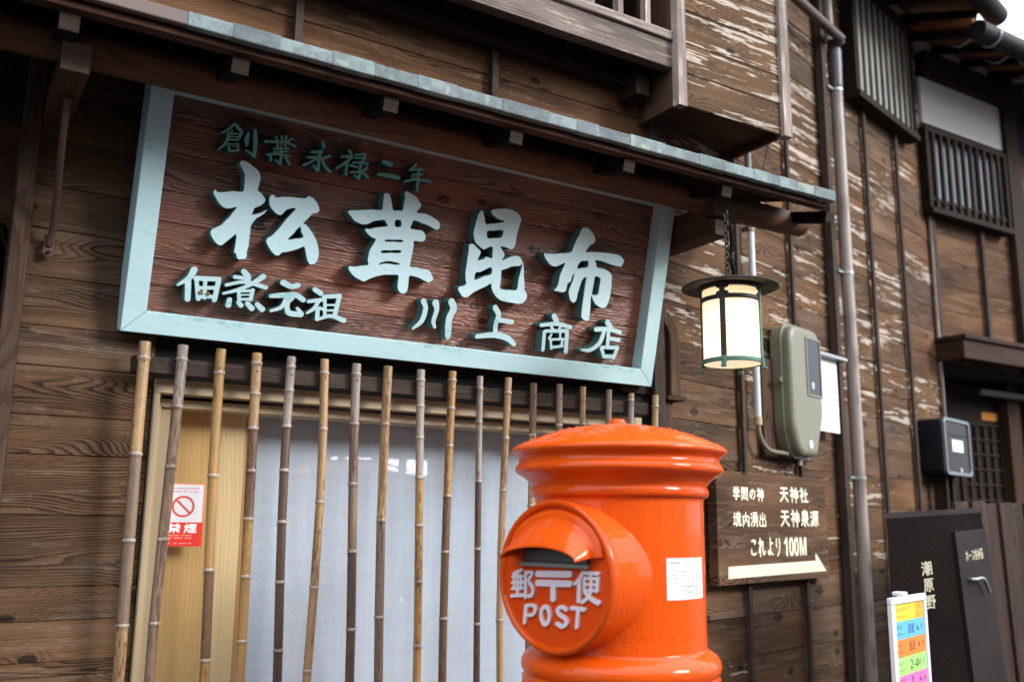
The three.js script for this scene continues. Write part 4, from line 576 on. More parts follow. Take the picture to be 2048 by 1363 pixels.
function glyph(c, ch, x, y, w, h, lw, style) { c.strokeStyle = style; c.lineWidth = lw; for (const s of GLYPH[ch]) { c.beginPath(); for (let i = 0; i < s.length; i += 2) { const a = x + s[i] / 100 * w, b = y + s[i + 1] / 100 * h; i ? c.lineTo(a, b) : c.moveTo(a, b); } c.stroke(); } }

// ================= no-smoking sticker on the window =================
{
  const z = -0.0585, a = P1(333, 965, z), b = P1(402, 1092, z), cv = canvasOf(280, 480, (c, w, h) => {
    c.fillStyle = '#e9e6ea'; c.fillRect(0, 0, w, h); c.fillStyle = '#ea3a2a'; c.fillRect(0, h * 0.62, w, h * 0.38); c.fillStyle = '#f0987c'; c.fillRect(w - 12, 0, 12, h * 0.62); c.fillRect(0, 0, w, 10);
    c.strokeStyle = '#e2493c'; c.lineWidth = 16; c.beginPath(); c.arc(w * 0.46, h * 0.37, 74, 0, 7); c.stroke(); c.beginPath(); c.moveTo(w * 0.46 - 52, h * 0.37 - 52); c.lineTo(w * 0.46 + 52, h * 0.37 + 52); c.stroke();
    c.fillStyle = '#d88'; const r = rng(3); for (const y of [34, 58]) for (let x = 30; x < 240; x += 14) if (r() < 0.8) c.fillRect(x, y, 10, 10);
    glyph(c, '禁', 30, h * 0.64, 90, 70, 12, '#fff'); glyph(c, '煙', 145, h * 0.64, 90, 70, 12, '#fff');
    c.fillStyle = '#f6b3a8'; for (const y of [392, 412, 452]) for (let x = 40; x < 200; x += 13) if (r() < 0.8) c.fillRect(x, y, 9, 9);
  });
  const p = thing('no_smoking_sticker', 'small red and white no smoking sticker on the shop window behind the bamboo', 'sticker');
  mesh('sticker_sheet', new THREE.BoxGeometry(b[0] - a[0], a[1] - b[1], 0.0008).translate((a[0] + b[0]) / 2, (a[1] + b[1]) / 2, z), [0, 0, 0, 0, 1, 0].map((k) => (k ? std({ map: canvasTex(cv), roughness: 0.4 }) : std({ color: 0xdddddd }))), p);
}

// ================= red post box =================
{
  const AX = [1.265, 0, 0.685];
  const pb = thing('post_box', 'round vermilion cast iron post box with domed cap and hooded letter slot', 'post box', AX);
  const op = sheet(256, 256, 0.25, 0.25, (() => { const A = lattice(141, 12, 12), B = lattice(142, 60, 60); return (u, v) => { const n = noise(A, u * 12, v * 12), f = noise(B, u * 60, v * 60); return [1, 1, 1, 0.5 + 0.3 * n + 0.2 * f]; }; })());
  const red = new THREE.MeshPhysicalMaterial({ color: new THREE.Color().setRGB(0.74, 0.080, 0.001), roughness: 0.6, clearcoat: 0.5, clearcoatRoughness: 0.07, specularIntensity: 0.2, bumpMap: op.bump, bumpScale: 0.0015 });
  const face = new THREE.MeshPhysicalMaterial({ color: new THREE.Color().setRGB(0.66, 0.058, 0.002), roughness: 0.6, specularIntensity: 0.2, clearcoat: 0.25, clearcoatRoughness: 0.25, bumpMap: op.bump, bumpScale: 0.001 });
  mesh('body', lathe([[0, 0], [0.24, 0], [0.24, 0.1], [0.222, 0.125], [0.206, 0.15], [0.204, 0.17], [0.204, 0.805], [0.2, 0.8085], [0.1995, 0.811], [0.2, 0.8135], [0.2045, 0.819], [0.2065, 0.828], [0.205, 0.838], [0.199, 0.848], [0.188, 0.856], [0.1805, 0.86], [0.1785, 0.866], [0.178, 0.9], [0.178, 1.155], [0.179, 1.1625], [0.181, 1.1645], [0.1862, 1.1665], [0.1892, 1.171], [0.1898, 1.177], [0.1885, 1.183], [0.186, 1.187]], 96), red, pb);
  const cap = mesh('cap', lathe([[0.186, 1.1872], [0.1868, 1.19], [0.190, 1.1955], [0.1965, 1.202], [0.206, 1.2085], [0.215, 1.2135], [0.2205, 1.2178], [0.2222, 1.2225], [0.2212, 1.2282], [0.2178, 1.2325], [0.2142, 1.237], [0.2130, 1.2425], [0.2142, 1.2468], [0.219, 1.2508], [0.2262, 1.2545], [0.230, 1.2585], [0.2305, 1.2625], [0.2285, 1.2665], [0.219, 1.2735], [0.195, 1.2835], [0.16, 1.2975], [0.12, 1.3088], [0.075, 1.317], [0.022, 1.3212], [0.0178, 1.3222], [0.0172, 1.330], [0.0155, 1.333], [0.011, 1.3345], [0, 1.335]], 96), red, pb);
  { // rain drops standing on the cap
    const r = rng(12), list = []; const h = (q) => 1.3222 - 0.000 - (q < 0.033 ? 0 : q < 0.12 ? (q - 0.033) * 0.138 : q < 0.195 ? 0.012 + (q - 0.12) * 0.337 : 0.0373 + (q - 0.195) * 0.43);
    for (let i = 0; i < 240; i++) { const a = r() * Math.PI * 2, q = 0.05 + 0.165 * Math.sqrt(r()), s = 0.0014 + 0.0028 * r() * r(); list.push(new THREE.SphereGeometry(s, 8, 5, 0, Math.PI * 2, 0, Math.PI * 0.55).scale(1, 0.55, 1).translate(q * Math.cos(a), h(q) - 0.001, q * Math.sin(a))); }
    const d = mesh('rain_drops', merge(list), new THREE.MeshPhysicalMaterial({ color: new THREE.Color().setRGB(0.8, 0.12, 0.02), roughness: 0.05, clearcoat: 1, clearcoatRoughness: 0.02 }), cap); d.userData.kind = 'stuff';
  }
  // round slot housing, turned towards the street corner: local z is its own axis
  const DY = 1.01, hub = mesh('slot_housing', lathe([[0.152, 0.06], [0.150, 0.13], [0.1475, 0.17], [0.145, 0.192], [0.1452, 0.196], [0.1475, 0.201], [0.148, 0.207], [0.1465, 0.2125], [0.1425, 0.2155], [0.138, 0.2145], [0.1345, 0.211], [0.1325, 0.2062]], 96).rotateX(Math.PI / 2), red, pb, [0, DY, 0], [0, -75 * Math.PI / 180, 0]);
  mesh('face_plate', new THREE.CylinderGeometry(0.1335, 0.1335, 0.02, 64).rotateX(Math.PI / 2).translate(0, 0, 0.196), face, hub);
  const F = 0.206;
  // slot and flap
  mesh('slot', box(-0.084, 0.024, F + 0.0003, 0.086, 0.056, F + 0.0015, 'x', 0), std({ color: 0x140a08, roughness: 0.8 }), hub);
  mesh('slot_lip', box(-0.086, 0.0175, F + 0.0002, 0.088, 0.0255, F + 0.013, 'x', 0.0012), std({ color: 0x9a9690, roughness: 0.35, metalness: 0.6 }), hub);
  mesh('slot_flap', box(-0.08, 0.0265, F + 0.0017, 0.082, 0.05, F + 0.0035, 'x', 0).rotateX(0), std({ color: 0x5b5a58, roughness: 0.4, metalness: 0.5 }), hub);
  // hood: flange on the plate, then a visor drawn out from it
  const arc = (a, b, cy, z, n = 40) => { const p = []; for (let i = 0; i <= n; i++) { const t = Math.PI * (1 - i / n); p.push([a * Math.cos(t), cy + b * Math.sin(t), z]); } return p; };
  const loft = (ringsList) => { const pos = [], idx = [], n = ringsList[0].length; for (const r of ringsList) for (const p of r) pos.push(...p); for (let j = 0; j + 1 < ringsList.length; j++) for (let i = 0; i + 1 < n; i++) { const a = j * n + i, b = a + n; idx.push(a, a + 1, b, a + 1, b + 1, b); } const uv = new Float32Array(pos.length / 3 * 2); for (let i = 0; i < uv.length / 2; i++) { uv[i * 2] = pos[i * 3]; uv[i * 2 + 1] = pos[i * 3 + 1]; } const g = new THREE.BufferGeometry(); g.setAttribute('position', new THREE.Float32BufferAttribute(pos, 3)); g.setAttribute('uv', new THREE.BufferAttribute(uv, 2)); g.setIndex(idx); g.computeVertexNormals(); return g; };
  const red2 = red.clone(); red2.side = THREE.DoubleSide;
  const hoodRings = [arc(0.121, 0.087, 0.040, F - 0.002), arc(0.121, 0.087, 0.040, F + 0.005), arc(0.118, 0.084, 0.040, F + 0.0085), arc(0.106, 0.074, 0.039, F + 0.009), arc(0.1035, 0.071, 0.0385, F + 0.0105), arc(0.102, 0.066, 0.038, F + 0.018), arc(0.100, 0.053, 0.036, F + 0.034), arc(0.0985, 0.038, 0.0335, F + 0.05), arc(0.0975, 0.028, 0.032, F + 0.058), arc(0.0965, 0.0255, 0.031, F + 0.0585), arc(0.0945, 0.0245, 0.031, F + 0.057), arc(0.0955, 0.034, 0.033, F + 0.048), arc(0.097, 0.049, 0.035, F + 0.032), arc(0.099, 0.061, 0.037, F + 0.016), arc(0.1, 0.066, 0.038, F - 0.001)];
  mesh('slot_hood', loft(hoodRings), red2, hub);
  const white = std({ color: 0xd9cdd2, roughness: 0.55 });
  for (const d of Object.values(POST_CHARS)) mesh('raised_letter', solid(shapesOf(strokesOutline(d.s, 6)), 0.0055, 0).translate(0, 0, F + 0.0002), white, hub);
  // paper notice on the barrel
  const az = (px, py) => { const d = rayOf(px, py), ox = camera.position.x - AX[0], oz = camera.position.z - AX[2], A = d.x * d.x + d.z * d.z, B = ox * d.x + oz * d.z, C = ox * ox + oz * oz - 0.1788 ** 2, t = (-B - Math.sqrt(Math.max(0, B * B - A * C))) / A; return [Math.atan2(ox + t * d.x, oz + t * d.z), camera.position.y + t * d.y]; };
  const n0 = az(1333, 1116), n1 = az(1339, 1200), wArc = 0.118;
  const cv = canvasOf(300, 240, (c, w, h) => { c.fillStyle = '#e6e6e4'; c.fillRect(0, 0, w, h); c.fillStyle = '#555'; const r = rng(8); for (let i = 0; i < 5; i++) c.fillRect(22 + i * 13, 22, 9, 10); c.fillStyle = '#6f6f78'; for (let y = 52; y < 220; y += 22) for (let x = 30 + (y > 140 ? 70 : 0); x < 270; x += 12) if (r() < 0.55) c.fillRect(x, y, 10, 6); c.fillStyle = '#444'; for (const y of [160, 196]) for (let x = 130; x < 260; x += 11) if (r() < 0.7) c.fillRect(x, y, 8, 6); c.strokeStyle = '#cfcfd2'; c.lineWidth = 2; for (let x = 90; x < 280; x += 45) { c.beginPath(); c.moveTo(x, 46); c.lineTo(x, 150); c.stroke(); } });
  mesh('paper_notice', new THREE.CylinderGeometry(0.1788, 0.1788, n0[1] - n1[1], 16, 1, true, n0[0], wArc / 0.1788).translate(0, (n0[1] + n1[1]) / 2, 0), std({ map: canvasTex(cv), roughness: 0.6, side: THREE.DoubleSide }), pb);
}

// ================= lantern =================
{
  const L = hit(1460, 576, new THREE.Vector3(0, 0, 1), new THREE.Vector3(0, 0, 0.47)), [x, y, z] = [L.x, L.y, L.z];
  const ln = thing('hanging_lantern', 'lit cylindrical lantern with flat round metal hat hanging on a chain from the canopy', 'lantern', [x, y, z]);
  const metal = std({ color: 0x25221c, roughness: 0.55, metalness: 0.35 }), verd = std({ color: 0x4f7164, roughness: 0.65, metalness: 0.2 });
  const R = 0.079, H = 0.214, hat = 0.132;
  mesh('hat', lathe([[0, 0.026], [0.03, 0.025], [0.05, 0.016], [0.09, 0.009], [hat - 0.004, 0.004], [hat, 0.0015], [hat, -0.0015], [hat - 0.003, -0.002], [0.08, 0.003], [0.0, 0.005]], 64), std({ color: 0x1f1f19, roughness: 0.75 }), ln);
  const glow = (k) => std({ color: 0xfff1da, emissive: new THREE.Color().setRGB(1, 0.80, 0.52), emissiveIntensity: k, roughness: 0.5 });
  mesh('glass_shade', new THREE.CylinderGeometry(R - 0.003, R - 0.003, H - 0.012, 48, 1, true).translate(0, -H / 2 - 0.004, 0), phys({ color: 0xfff4e2, emissive: new THREE.Color().setRGB(1, 0.75, 0.42), emissiveIntensity: 0.12, transmission: 0.4, thickness: 0, roughness: 1, side: THREE.DoubleSide }), ln);
  mesh('bulb', new THREE.SphereGeometry(0.028, 20, 14).translate(0, -0.1, 0), glow(0.5), ln);
  mesh('bottom_glass', new THREE.CylinderGeometry(R - 0.006, R - 0.006, 0.003, 48).translate(0, -H + 0.006, 0), glow(0.26), ln);
  const ring = (yy, h, r, m, n) => mesh(n, lathe([[r - 0.0025, yy], [r + 0.0015, yy], [r + 0.0015, yy + h], [r - 0.0025, yy + h], [r - 0.0025, yy]], 48), m, ln);
  ring(-0.008, 0.014, R, metal, 'frame_ring'); ring(-0.044, 0.012, R, metal, 'frame_ring'); ring(-H, 0.012, R, verd, 'frame_ring');
  for (const dg of [-23.5, 66.5, 156.5, 246.5]) {
    const a = (-36.5 + dg) * Math.PI / 180, b = mesh('frame_bar', box(-0.0075, -H - 0.004, R - 0.001, 0.0075, 0.0, R + 0.004, 'y', 0.001), dg === 66.5 ? verd : metal, ln); b.rotation.y = a;
    mesh('bar_foot', merge([box(-0.0065, -H - 0.016, R + 0.0005, 0.0065, -H + 0.014, R + 0.0075, 'y', 0.002), box(-0.0065, -H - 0.018, R + 0.004, 0.0065, -H - 0.011, R + 0.014, 'y', 0.002)]), verd, b);
    for (const s of [-1, 1]) for (const cy of [-0.0085, -0.0315]) mesh('corner_plate', merge([new THREE.CylinderGeometry(0.0075, 0.0075, 0.003, 20).rotateX(Math.PI / 2).translate(0, cy, R), box(-0.006, cy - 0.004, R - 0.001, 0.006, cy + 0.004, R + 0.0016, 'y', 0)]).rotateY(s * 0.13), metal, b);
  }
  const top = P1(1459, 452, z)[1] - y + 0.03, links = Math.round((top - 0.03) / 0.0155);
  mesh('hook', new THREE.TorusGeometry(0.008, 0.0022, 8, 20).translate(0, 0.032, 0), metal, ln);
  for (let i = 0; i < links; i++) mesh('chain_link', new THREE.TorusGeometry(0.0088, 0.0024, 6, 14).scale(0.75, 1.15, 1).rotateY(i % 2 ? Math.PI / 2 : 0.2).translate(-0.006, 0.042 + i * 0.0155, 0), metal, ln);
  mesh('power_cord', tube([[0.010, 0.015, 0], [0.013, 0.05, 0.004], [0.007, 0.09, -0.003], [0.012, 0.13, 0.002], [0.007, top - 0.01, -0.01], [0.0, top + 0.02, -0.08]], 0.0058, 40, 8), phys({ color: 0x0c0a09, roughness: 0.9, specularIntensity: 0.2 }), ln);
  const pl = new THREE.PointLight(new THREE.Color().setRGB(1, 0.80, 0.52), 0.011); pl.name = 'lantern_bulb'; pl.position.set(x, y - 0.1, z); pl.castShadow = true; pl.shadow.radius = 1.5; scene.add(pl);
}

// ================= electricity meter, its conduit, the white plate =================
const onWall2 = (s, y, o) => BEND.clone().addScaledVector(dir2, s).addScaledVector(nor2, o).setY(y).toArray();
{
  const s0 = 0.722, w = 0.262, yT = P2(1590, 652, 0.1)[1] + 0.012, yB = P2(1592, 912, 0.1)[1], h = yT - yB, D = 0.1;
  const mt = thing('electric_meter', 'olive grey electricity meter case with dark window on brown backboard, right of the lantern', 'electric meter', onWall2(s0, yB, 0), TURN);
  const g = std({ color: new THREE.Color().setRGB(0.175, 0.168, 0.115), roughness: 0.42 });
  mt.scale.z = 0.66;
  mesh('back_board', box(-0.085, -0.005, 0.027, w + 0.03, h * 0.72, 0.05, 'y', 0.003), woodMat(T.board, [0.8, 0.75, 0.75], 0.001), mt);
  const sil = (k, b) => { const s = new THREE.Shape(), W = w - 2 * k; s.moveTo(k + W * 0.30, k + b); s.quadraticCurveTo(k + W * 0.12, k + b + h * 0.02, k + W * 0.06, k + h * 0.13); s.quadraticCurveTo(k, h * 0.2, k, h * 0.28); s.lineTo(k, h * 0.84); s.quadraticCurveTo(k, h - k, k + W * 0.30, h - k); s.lineTo(k + W * 0.72, h - k); s.quadraticCurveTo(w - k, h - k, w - k, h * 0.84); s.lineTo(w - k, h * 0.38); s.quadraticCurveTo(w - k, h * 0.32, w - k - W * 0.05, h * 0.27); s.lineTo(k + W * 0.80, k + h * 0.07); s.quadraticCurveTo(k + W * 0.76, k + b, k + W * 0.66, k + b); s.closePath(); return s; };
  const back = new THREE.ExtrudeGeometry(sil(0, 0), { depth: 0.05, bevelEnabled: true, bevelSize: 0.008, bevelThickness: 0.008, bevelOffset: -0.008, bevelSegments: 3, curveSegments: 14 }).translate(0, 0, 0.042);
  mesh('case_back', back, g, mt);
  mesh('seam_flange', new THREE.ExtrudeGeometry(sil(-0.004, 0), { depth: 0.006, bevelEnabled: true, bevelSize: 0.0015, bevelThickness: 0.0015, bevelOffset: -0.0015, bevelSegments: 1, curveSegments: 14 }).translate(0, 0, 0.1005), g, mt);
  const fr = new THREE.ExtrudeGeometry(sil(0.006, 0), { depth: 0.028, bevelEnabled: true, bevelSize: 0.024, bevelThickness: 0.026, bevelOffset: -0.024, bevelSegments: 6, curveSegments: 14 }).translate(0, 0, 0.108);
  const fp = mesh('case_front', fr, g, mt), wx0 = w * 0.50, wx1 = w * 0.90, wy0 = h * 0.48, wy1 = h * 0.90;
  mesh('window_frame', merge([box(wx0 - 0.008, wy0 - 0.008, 0.158, wx1 + 0.008, wy0, 0.168, 'x', 0.001), box(wx0 - 0.008, wy1, 0.158, wx1 + 0.008, wy1 + 0.008, 0.168, 'x', 0.001), box(wx0 - 0.008, wy0, 0.158, wx0, wy1, 0.168, 'y', 0.001), box(wx1, wy0, 0.158, wx1 + 0.008, wy1, 0.168, 'y', 0.001)]), g, fp);
  mesh('window_glass', box(wx0, wy0, 0.158, wx1, wy1, 0.1635, 'x', 0), std({ color: 0x17181a, roughness: 0.06 }), fp);
  mesh('dial', box(wx0 + 0.03, wy0 + 0.022, 0.1636, wx0 + 0.05, wy0 + 0.048, 0.1645, 'x', 0), std({ color: 0xaab0b0, roughness: 0.5 }), fp);
  mesh('round_badge', new THREE.CylinderGeometry(0.017, 0.017, 0.003, 24).rotateX(Math.PI / 2).translate(w * 0.5, h * 0.10, 0.1635), std({ color: 0xb9c2cc, roughness: 0.5 }), fp);
  mesh('latch', merge([new THREE.CylinderGeometry(0.009, 0.009, 0.03, 16).rotateZ(Math.PI / 2).translate(-0.012, h * 0.56, 0.104), box(-0.016, h * 0.56 - 0.012, 0.095, -0.002, h * 0.56 + 0.012, 0.113, 'y', 0.002)]), std({ color: 0x6e6a58, roughness: 0.4, metalness: 0.4 }), mt);
  mesh('bottom_plug', new THREE.CylinderGeometry(0.010, 0.013, 0.03, 16).translate(w * 0.5, -0.012, 0.09), g, mt);
}
{
  const o = 0.045, p = [[1489, 290], [1497, 455], [1511, 550], [1519, 842]].map(([a, b]) => P2(a, b, o)), s = (p[1][0] + p[3][0]) / 2 + 0.004;
  const cd = thing('conduit_pipe', 'thin white conduit pipe running down the wall behind the lantern to the meter', 'pipe', [BEND.x, 0, BEND.z], TURN);
  const m = std({ color: 0xc4cacb, roughness: 0.5 }), gm = std({ color: 0x6f7172, roughness: 0.6 });
  mesh('pipe_run', new THREE.CylinderGeometry(0.0125, 0.0125, p[1][1] - p[3][1], 20).translate(s, (p[1][1] + p[3][1]) / 2, o), m, cd);
  mesh('upper_run', new THREE.CylinderGeometry(0.0125, 0.0125, 0.9, 20).translate(s, p[1][1] + 0.45, o), gm, cd);
  mesh('coupling', new THREE.CylinderGeometry(0.0155, 0.0155, 0.035, 20).translate(s, p[1][1] + 0.005, o), std({ color: 0x857d66, roughness: 0.6 }), cd);
  mesh('coupling', new THREE.CylinderGeometry(0.0145, 0.0145, 0.03, 20).translate(s, p[3][1], o), std({ color: 0xa99c72, roughness: 0.6 }), cd);
  const e = P2(1562, 906, 0.06); mesh('flexible_end', tube([[s, p[3][1], o], [s + 0.004, p[3][1] - 0.05, o + 0.002], [s + 0.04, p[3][1] - 0.095, o + 0.008], [e[0] + 0.05, e[1] + 0.0, 0.06]], 0.0085, 40, 10), std({ color: 0x6d6654, roughness: 0.5 }), cd);
  mesh('pipe_clip', box(s - 0.02, p[1][1] - 0.012, 0.017, s - 0.012, p[1][1] + 0.006, 0.05, 'x', 0.001), std({ color: 0x555049, metalness: 0.4, roughness: 0.5 }), cd);
}
{
  const o = 0.06, a = P2(1640, 712, o), b = P2(1681, 867, o), pl = thing('white_plate', 'blank white plate with a small metal rail on top beside the electricity meter', 'plate', onWall2(a[0] - 0.12, b[1], 0.0), TURN);
  mesh('plate_sheet', box(0, 0, o - 0.006, b[0] - a[0] + 0.12, a[1] - b[1], o, 'x', 0.001), std({ color: 0xdcdcd6, roughness: 0.5 }), pl);
  mesh('top_rail', box(-0.01, a[1] - b[1] - 0.002, 0.02, b[0] - a[0] + 0.165, a[1] - b[1] + 0.012, o + 0.03, 'x', 0.003), std({ color: 0xa7aaa8, roughness: 0.35, metalness: 0.6 }), pl);
}

// ================= wooden direction sign =================
{
  const o = 0.055, x0 = 0.262, x1 = 1.062, y0 = 0.914, y1 = 1.287, w = x1 - x0, h = y1 - y0;
  const ds = thing('direction_sign', 'dark wooden direction sign with painted cream characters and a long arrow', 'sign', onWall2(x0, y0, 0), TURN);
  const sh = new THREE.Shape(); sh.moveTo(0, 0); sh.lineTo(w, 0); sh.lineTo(w, h - 0.03); sh.quadraticCurveTo(w, h, w - 0.05, h); sh.lineTo(0, h); sh.closePath();
  mesh('sign_board', metricUV(new THREE.ExtrudeGeometry(sh, { depth: o - 0.024, bevelEnabled: true, bevelSize: 0.003, bevelThickness: 0.003, bevelOffset: -0.003, bevelSegments: 2 }).translate(0, 0, 0.021)), woodMat(T.board, [0.95, 0.86, 0.84], 0.0012), ds);
  // painted lettering: a thin sheet cut by its own alpha
  const cv = canvasOf(1600, 746, (c, W, H) => {
    const X = (s) => (s - x0) / w * W, Y = (y) => (y1 - y) / h * H, ink = '#e6e0bd';
    const line = (t, sa, sb, ya, yb, lw) => { const n = t.length, cw = (X(sb) - X(sa)) / n; [...t].forEach((ch, i) => glyph(c, ch, X(sa) + i * cw + cw * 0.05, Y(ya), cw * 0.9, Y(yb) - Y(ya), lw, ink)); };
    line('学問の神', 0.36, 0.576, 1.238, 1.191, 12); line('天神社', 0.685, 0.913, 1.248, 1.192, 14.5); line('境内湧出', 0.358, 0.588, 1.153, 1.103, 11.5); line('天神泉源', 0.684, 0.994, 1.165, 1.104, 14.5); line('これより', 0.461, 0.692, 1.068, 1.001, 14);
    c.fillStyle = ink; c.font = 'bold 150px sans-serif'; c.textBaseline = 'alphabetic'; c.save(); c.translate(X(0.704), Y(1.0005)); const tw = c.measureText('100M').width; c.scale((X(0.884) - X(0.704)) / tw, (Y(1.0) - Y(1.066)) / 109); c.fillText('100M', 0, 0); c.restore();
    c.beginPath(); [[0.321, 0.9735], [0.949, 0.979], [0.95, 1.008], [1.034, 0.939], [0.318, 0.9345]].forEach(([s, y], i) => (i ? c.lineTo(X(s), Y(y)) : c.moveTo(X(s), Y(y)))); c.fill();
    const r = rng(4), im = c.getImageData(0, 0, W, H), N = lattice(151, 200, 100); for (let i = 0; i < W * H; i++) { const n = noise(N, (i % W) / 8, Math.floor(i / W) / 7.5); if (n > 0.86) im.data[i * 4 + 3] *= 0.7; } c.putImageData(im, 0, 0);
  });
  const a = canvasOf(1600, 746, (c, W, H) => { c.drawImage(cv, 0, 0); const im = c.getImageData(0, 0, W, H); for (let i = 0; i < W * H; i++) { const v = im.data[i * 4 + 3]; im.data[i * 4] = im.data[i * 4 + 1] = im.data[i * 4 + 2] = v; im.data[i * 4 + 3] = 255; } c.putImageData(im, 0, 0); });
  const at = new THREE.CanvasTexture(a); at.magFilter = THREE.LinearFilter;
  mesh('painted_lettering', new THREE.PlaneGeometry(w, h).translate(w / 2, h / 2, o + 0.0012), std({ color: new THREE.Color().setRGB(0.80, 0.76, 0.54), roughness: 0.6, alphaMap: at, transparent: true, side: THREE.DoubleSide }), ds);
}

// ================= drain pipe =================
{
  const o = 0.06, s = (P2(1703, 600, o)[0] + P2(1721, 1200, o)[0]) / 2 + 0.014, R = 0.0265;
  const dp = thing('drain_pipe', 'pinkish grey vertical drain pipe with a slanting branch and metal clips', 'drain pipe', [BEND.x, 0, BEND.z], TURN);
  const st = sheet(256, 512, 0.26, 1.2, (() => { const A = lattice(161, 8, 14), B = lattice(162, 60, 12); return (u, v) => { const n = noise(A, u * 8, v * 14), f = noise(B, u * 60, v * 12), t = sstep(0.2, 0.9, n + 0.5 * f), c = mix3([0.28, 0.228, 0.198], [0.15, 0.115, 0.096], t); return [c[0], c[1], c[2], 0.5]; }; })());
  const m = std({ map: st.map, roughness: 0.5 }), clipM = std({ color: 0x9aa09c, roughness: 0.4, metalness: 0.6 });
  const P = (px, py) => P2(px, py, o)[1], y1 = P(1678, 180), y2 = P(1680, 150), y3 = P(1680, 92);
  const uvm = (g, L) => { const uv = g.attributes.uv; for (let i = 0; i < uv.count; i++) uv.setXY(i, uv.getX(i) * 0.26, uv.getY(i) * L); return g; };
  mesh('lower_pipe', uvm(new THREE.CylinderGeometry(R, R, y1, 28).translate(s, y1 / 2, o), y1), m, dp);
  mesh('coupling', lathe([[0.024, y1 - 0.01], [0.0285, y1], [0.029, y1 + 0.006], [0.032, y2 + 0.02], [0.033, y3 - 0.055], [0.029, y3 - 0.05], [0.027, y3 - 0.02], [0.022, y3]], 28).translate(s, 0, o), std({ color: 0x4a4145, roughness: 0.45 }), dp);
  const up = P2(1665, 40, o)[0];
  mesh('upper_pipe', uvm(new THREE.CylinderGeometry(R * 0.86, R * 0.86, 1.3, 28).translate(s - 0.0, y3 + 0.65, o - 0.02), 1.3), m, dp);
  const b = P2(1592, -4, 0.1), e = [s - 0.01, y3 - 0.01];
  mesh('slanting_branch', uvm(tube([[b[0] - 0.25, b[1] + 0.25 * (b[1] - e[1]) / (e[0] - b[0]), 0.1], [b[0], b[1], 0.1], [(b[0] + e[0]) / 2, (b[1] + e[1]) / 2, 0.1], [e[0], e[1], 0.1]], 0.0215, 30, 20), 1), std({ map: st.map, color: 0x9a8a88, roughness: 0.45 }), dp);
  mesh('branch_collar', new THREE.SphereGeometry(0.0265, 20, 14).translate(e[0], e[1] - 0.005, o + 0.03), std({ color: 0x55494c, roughness: 0.45 }), dp);
  for (const [px, py] of [[1665, 176], [1697, 548], [1714, 955]]) { const y = P(px, py); mesh('pipe_clip', merge([new THREE.CylinderGeometry(R + 0.003, R + 0.003, 0.012, 28).translate(s, y, o), box(s - 0.075, y - 0.005, 0.02, s - R + 0.004, y + 0.005, 0.06, 'x', 0.001)]), clipM, dp); }
}

// ================= wall letterbox =================
{
  const o = 0.135, a = P2(1887, 832, o), b = P2(1938, 843, o)[0], yb = P2(1887, 947, o)[1], w = b - a[0], h = a[1] - yb;
  const lb = thing('wall_letterbox', 'black metal wall letterbox with rounded chrome-edged front and small white label', 'letterbox', onWall2(a[0], yb, 0), TURN);
  const shell = phys({ color: 0x0d0f14, roughness: 0.5, specularIntensity: 0.4 });
  mesh('box_body', new RoundedBoxGeometry(w - 0.01, h - 0.01, o - 0.012, 3, 0.02).translate(w / 2, h / 2, (o - 0.012) / 2), shell, lb);
  const rr = (k, r) => { const s = new THREE.Shape(); s.moveTo(k + r, k); s.lineTo(w - k - r, k); s.quadraticCurveTo(w - k, k, w - k, k + r); s.lineTo(w - k, h - k - r); s.quadraticCurveTo(w - k, h - k, w - k - r, h - k); s.lineTo(k + r, h - k); s.quadraticCurveTo(k, h - k, k, h - k - r); s.lineTo(k, k + r); s.quadraticCurveTo(k, k, k + r, k); return s; };
  const rim = rr(0, 0.03); rim.holes.push(new THREE.Path(rr(0.016, 0.022).getPoints(8)));
  mesh('chrome_rim', new THREE.ExtrudeGeometry(rim, { depth: 0.012, bevelEnabled: true, bevelSize: 0.002, bevelThickness: 0.002, bevelOffset: -0.002, bevelSegments: 2 }).translate(0, 0, o - 0.012), std({ color: 0x7d8388, roughness: 0.3, metalness: 0.7 }), lb);
  mesh('front_panel', new THREE.ExtrudeGeometry(rr(0.0165, 0.022), { depth: 0.006, bevelEnabled: false }).translate(0, 0, o - 0.0115), phys({ color: 0x241c1a, roughness: 0.4, specularIntensity: 0.5 }), lb);
  mesh('slot_line', box(0.02, h * 0.70, o - 0.006, w - 0.02, h * 0.70 + 0.005, o - 0.004, 'x', 0), M.black, lb);
  mesh('paper_label', box(w * 0.30, h * 0.42, o - 0.0055, w * 0.72, h * 0.63, o - 0.0035, 'x', 0), std({ color: 0xdcdcde, roughness: 0.6 }), lb);
  mesh('lock', new THREE.CylinderGeometry(0.012, 0.012, 0.008, 16).rotateX(Math.PI / 2).translate(w * 0.56, h * 0.1, o - 0.003), std({ color: 0xc8c8c8, metalness: 0.7, roughness: 0.3 }), lb);
  mesh('support_post', box(w * 0.3, -yb + 0.02, 0.03, w * 0.38, 0.004, 0.09, 'y', 0.002), M.dark, lb); mesh('support_post', box(w * 0.55, -yb + 0.02, 0.03, w * 0.63, 0.004, 0.09, 'y', 0.002), M.dark, lb);
}

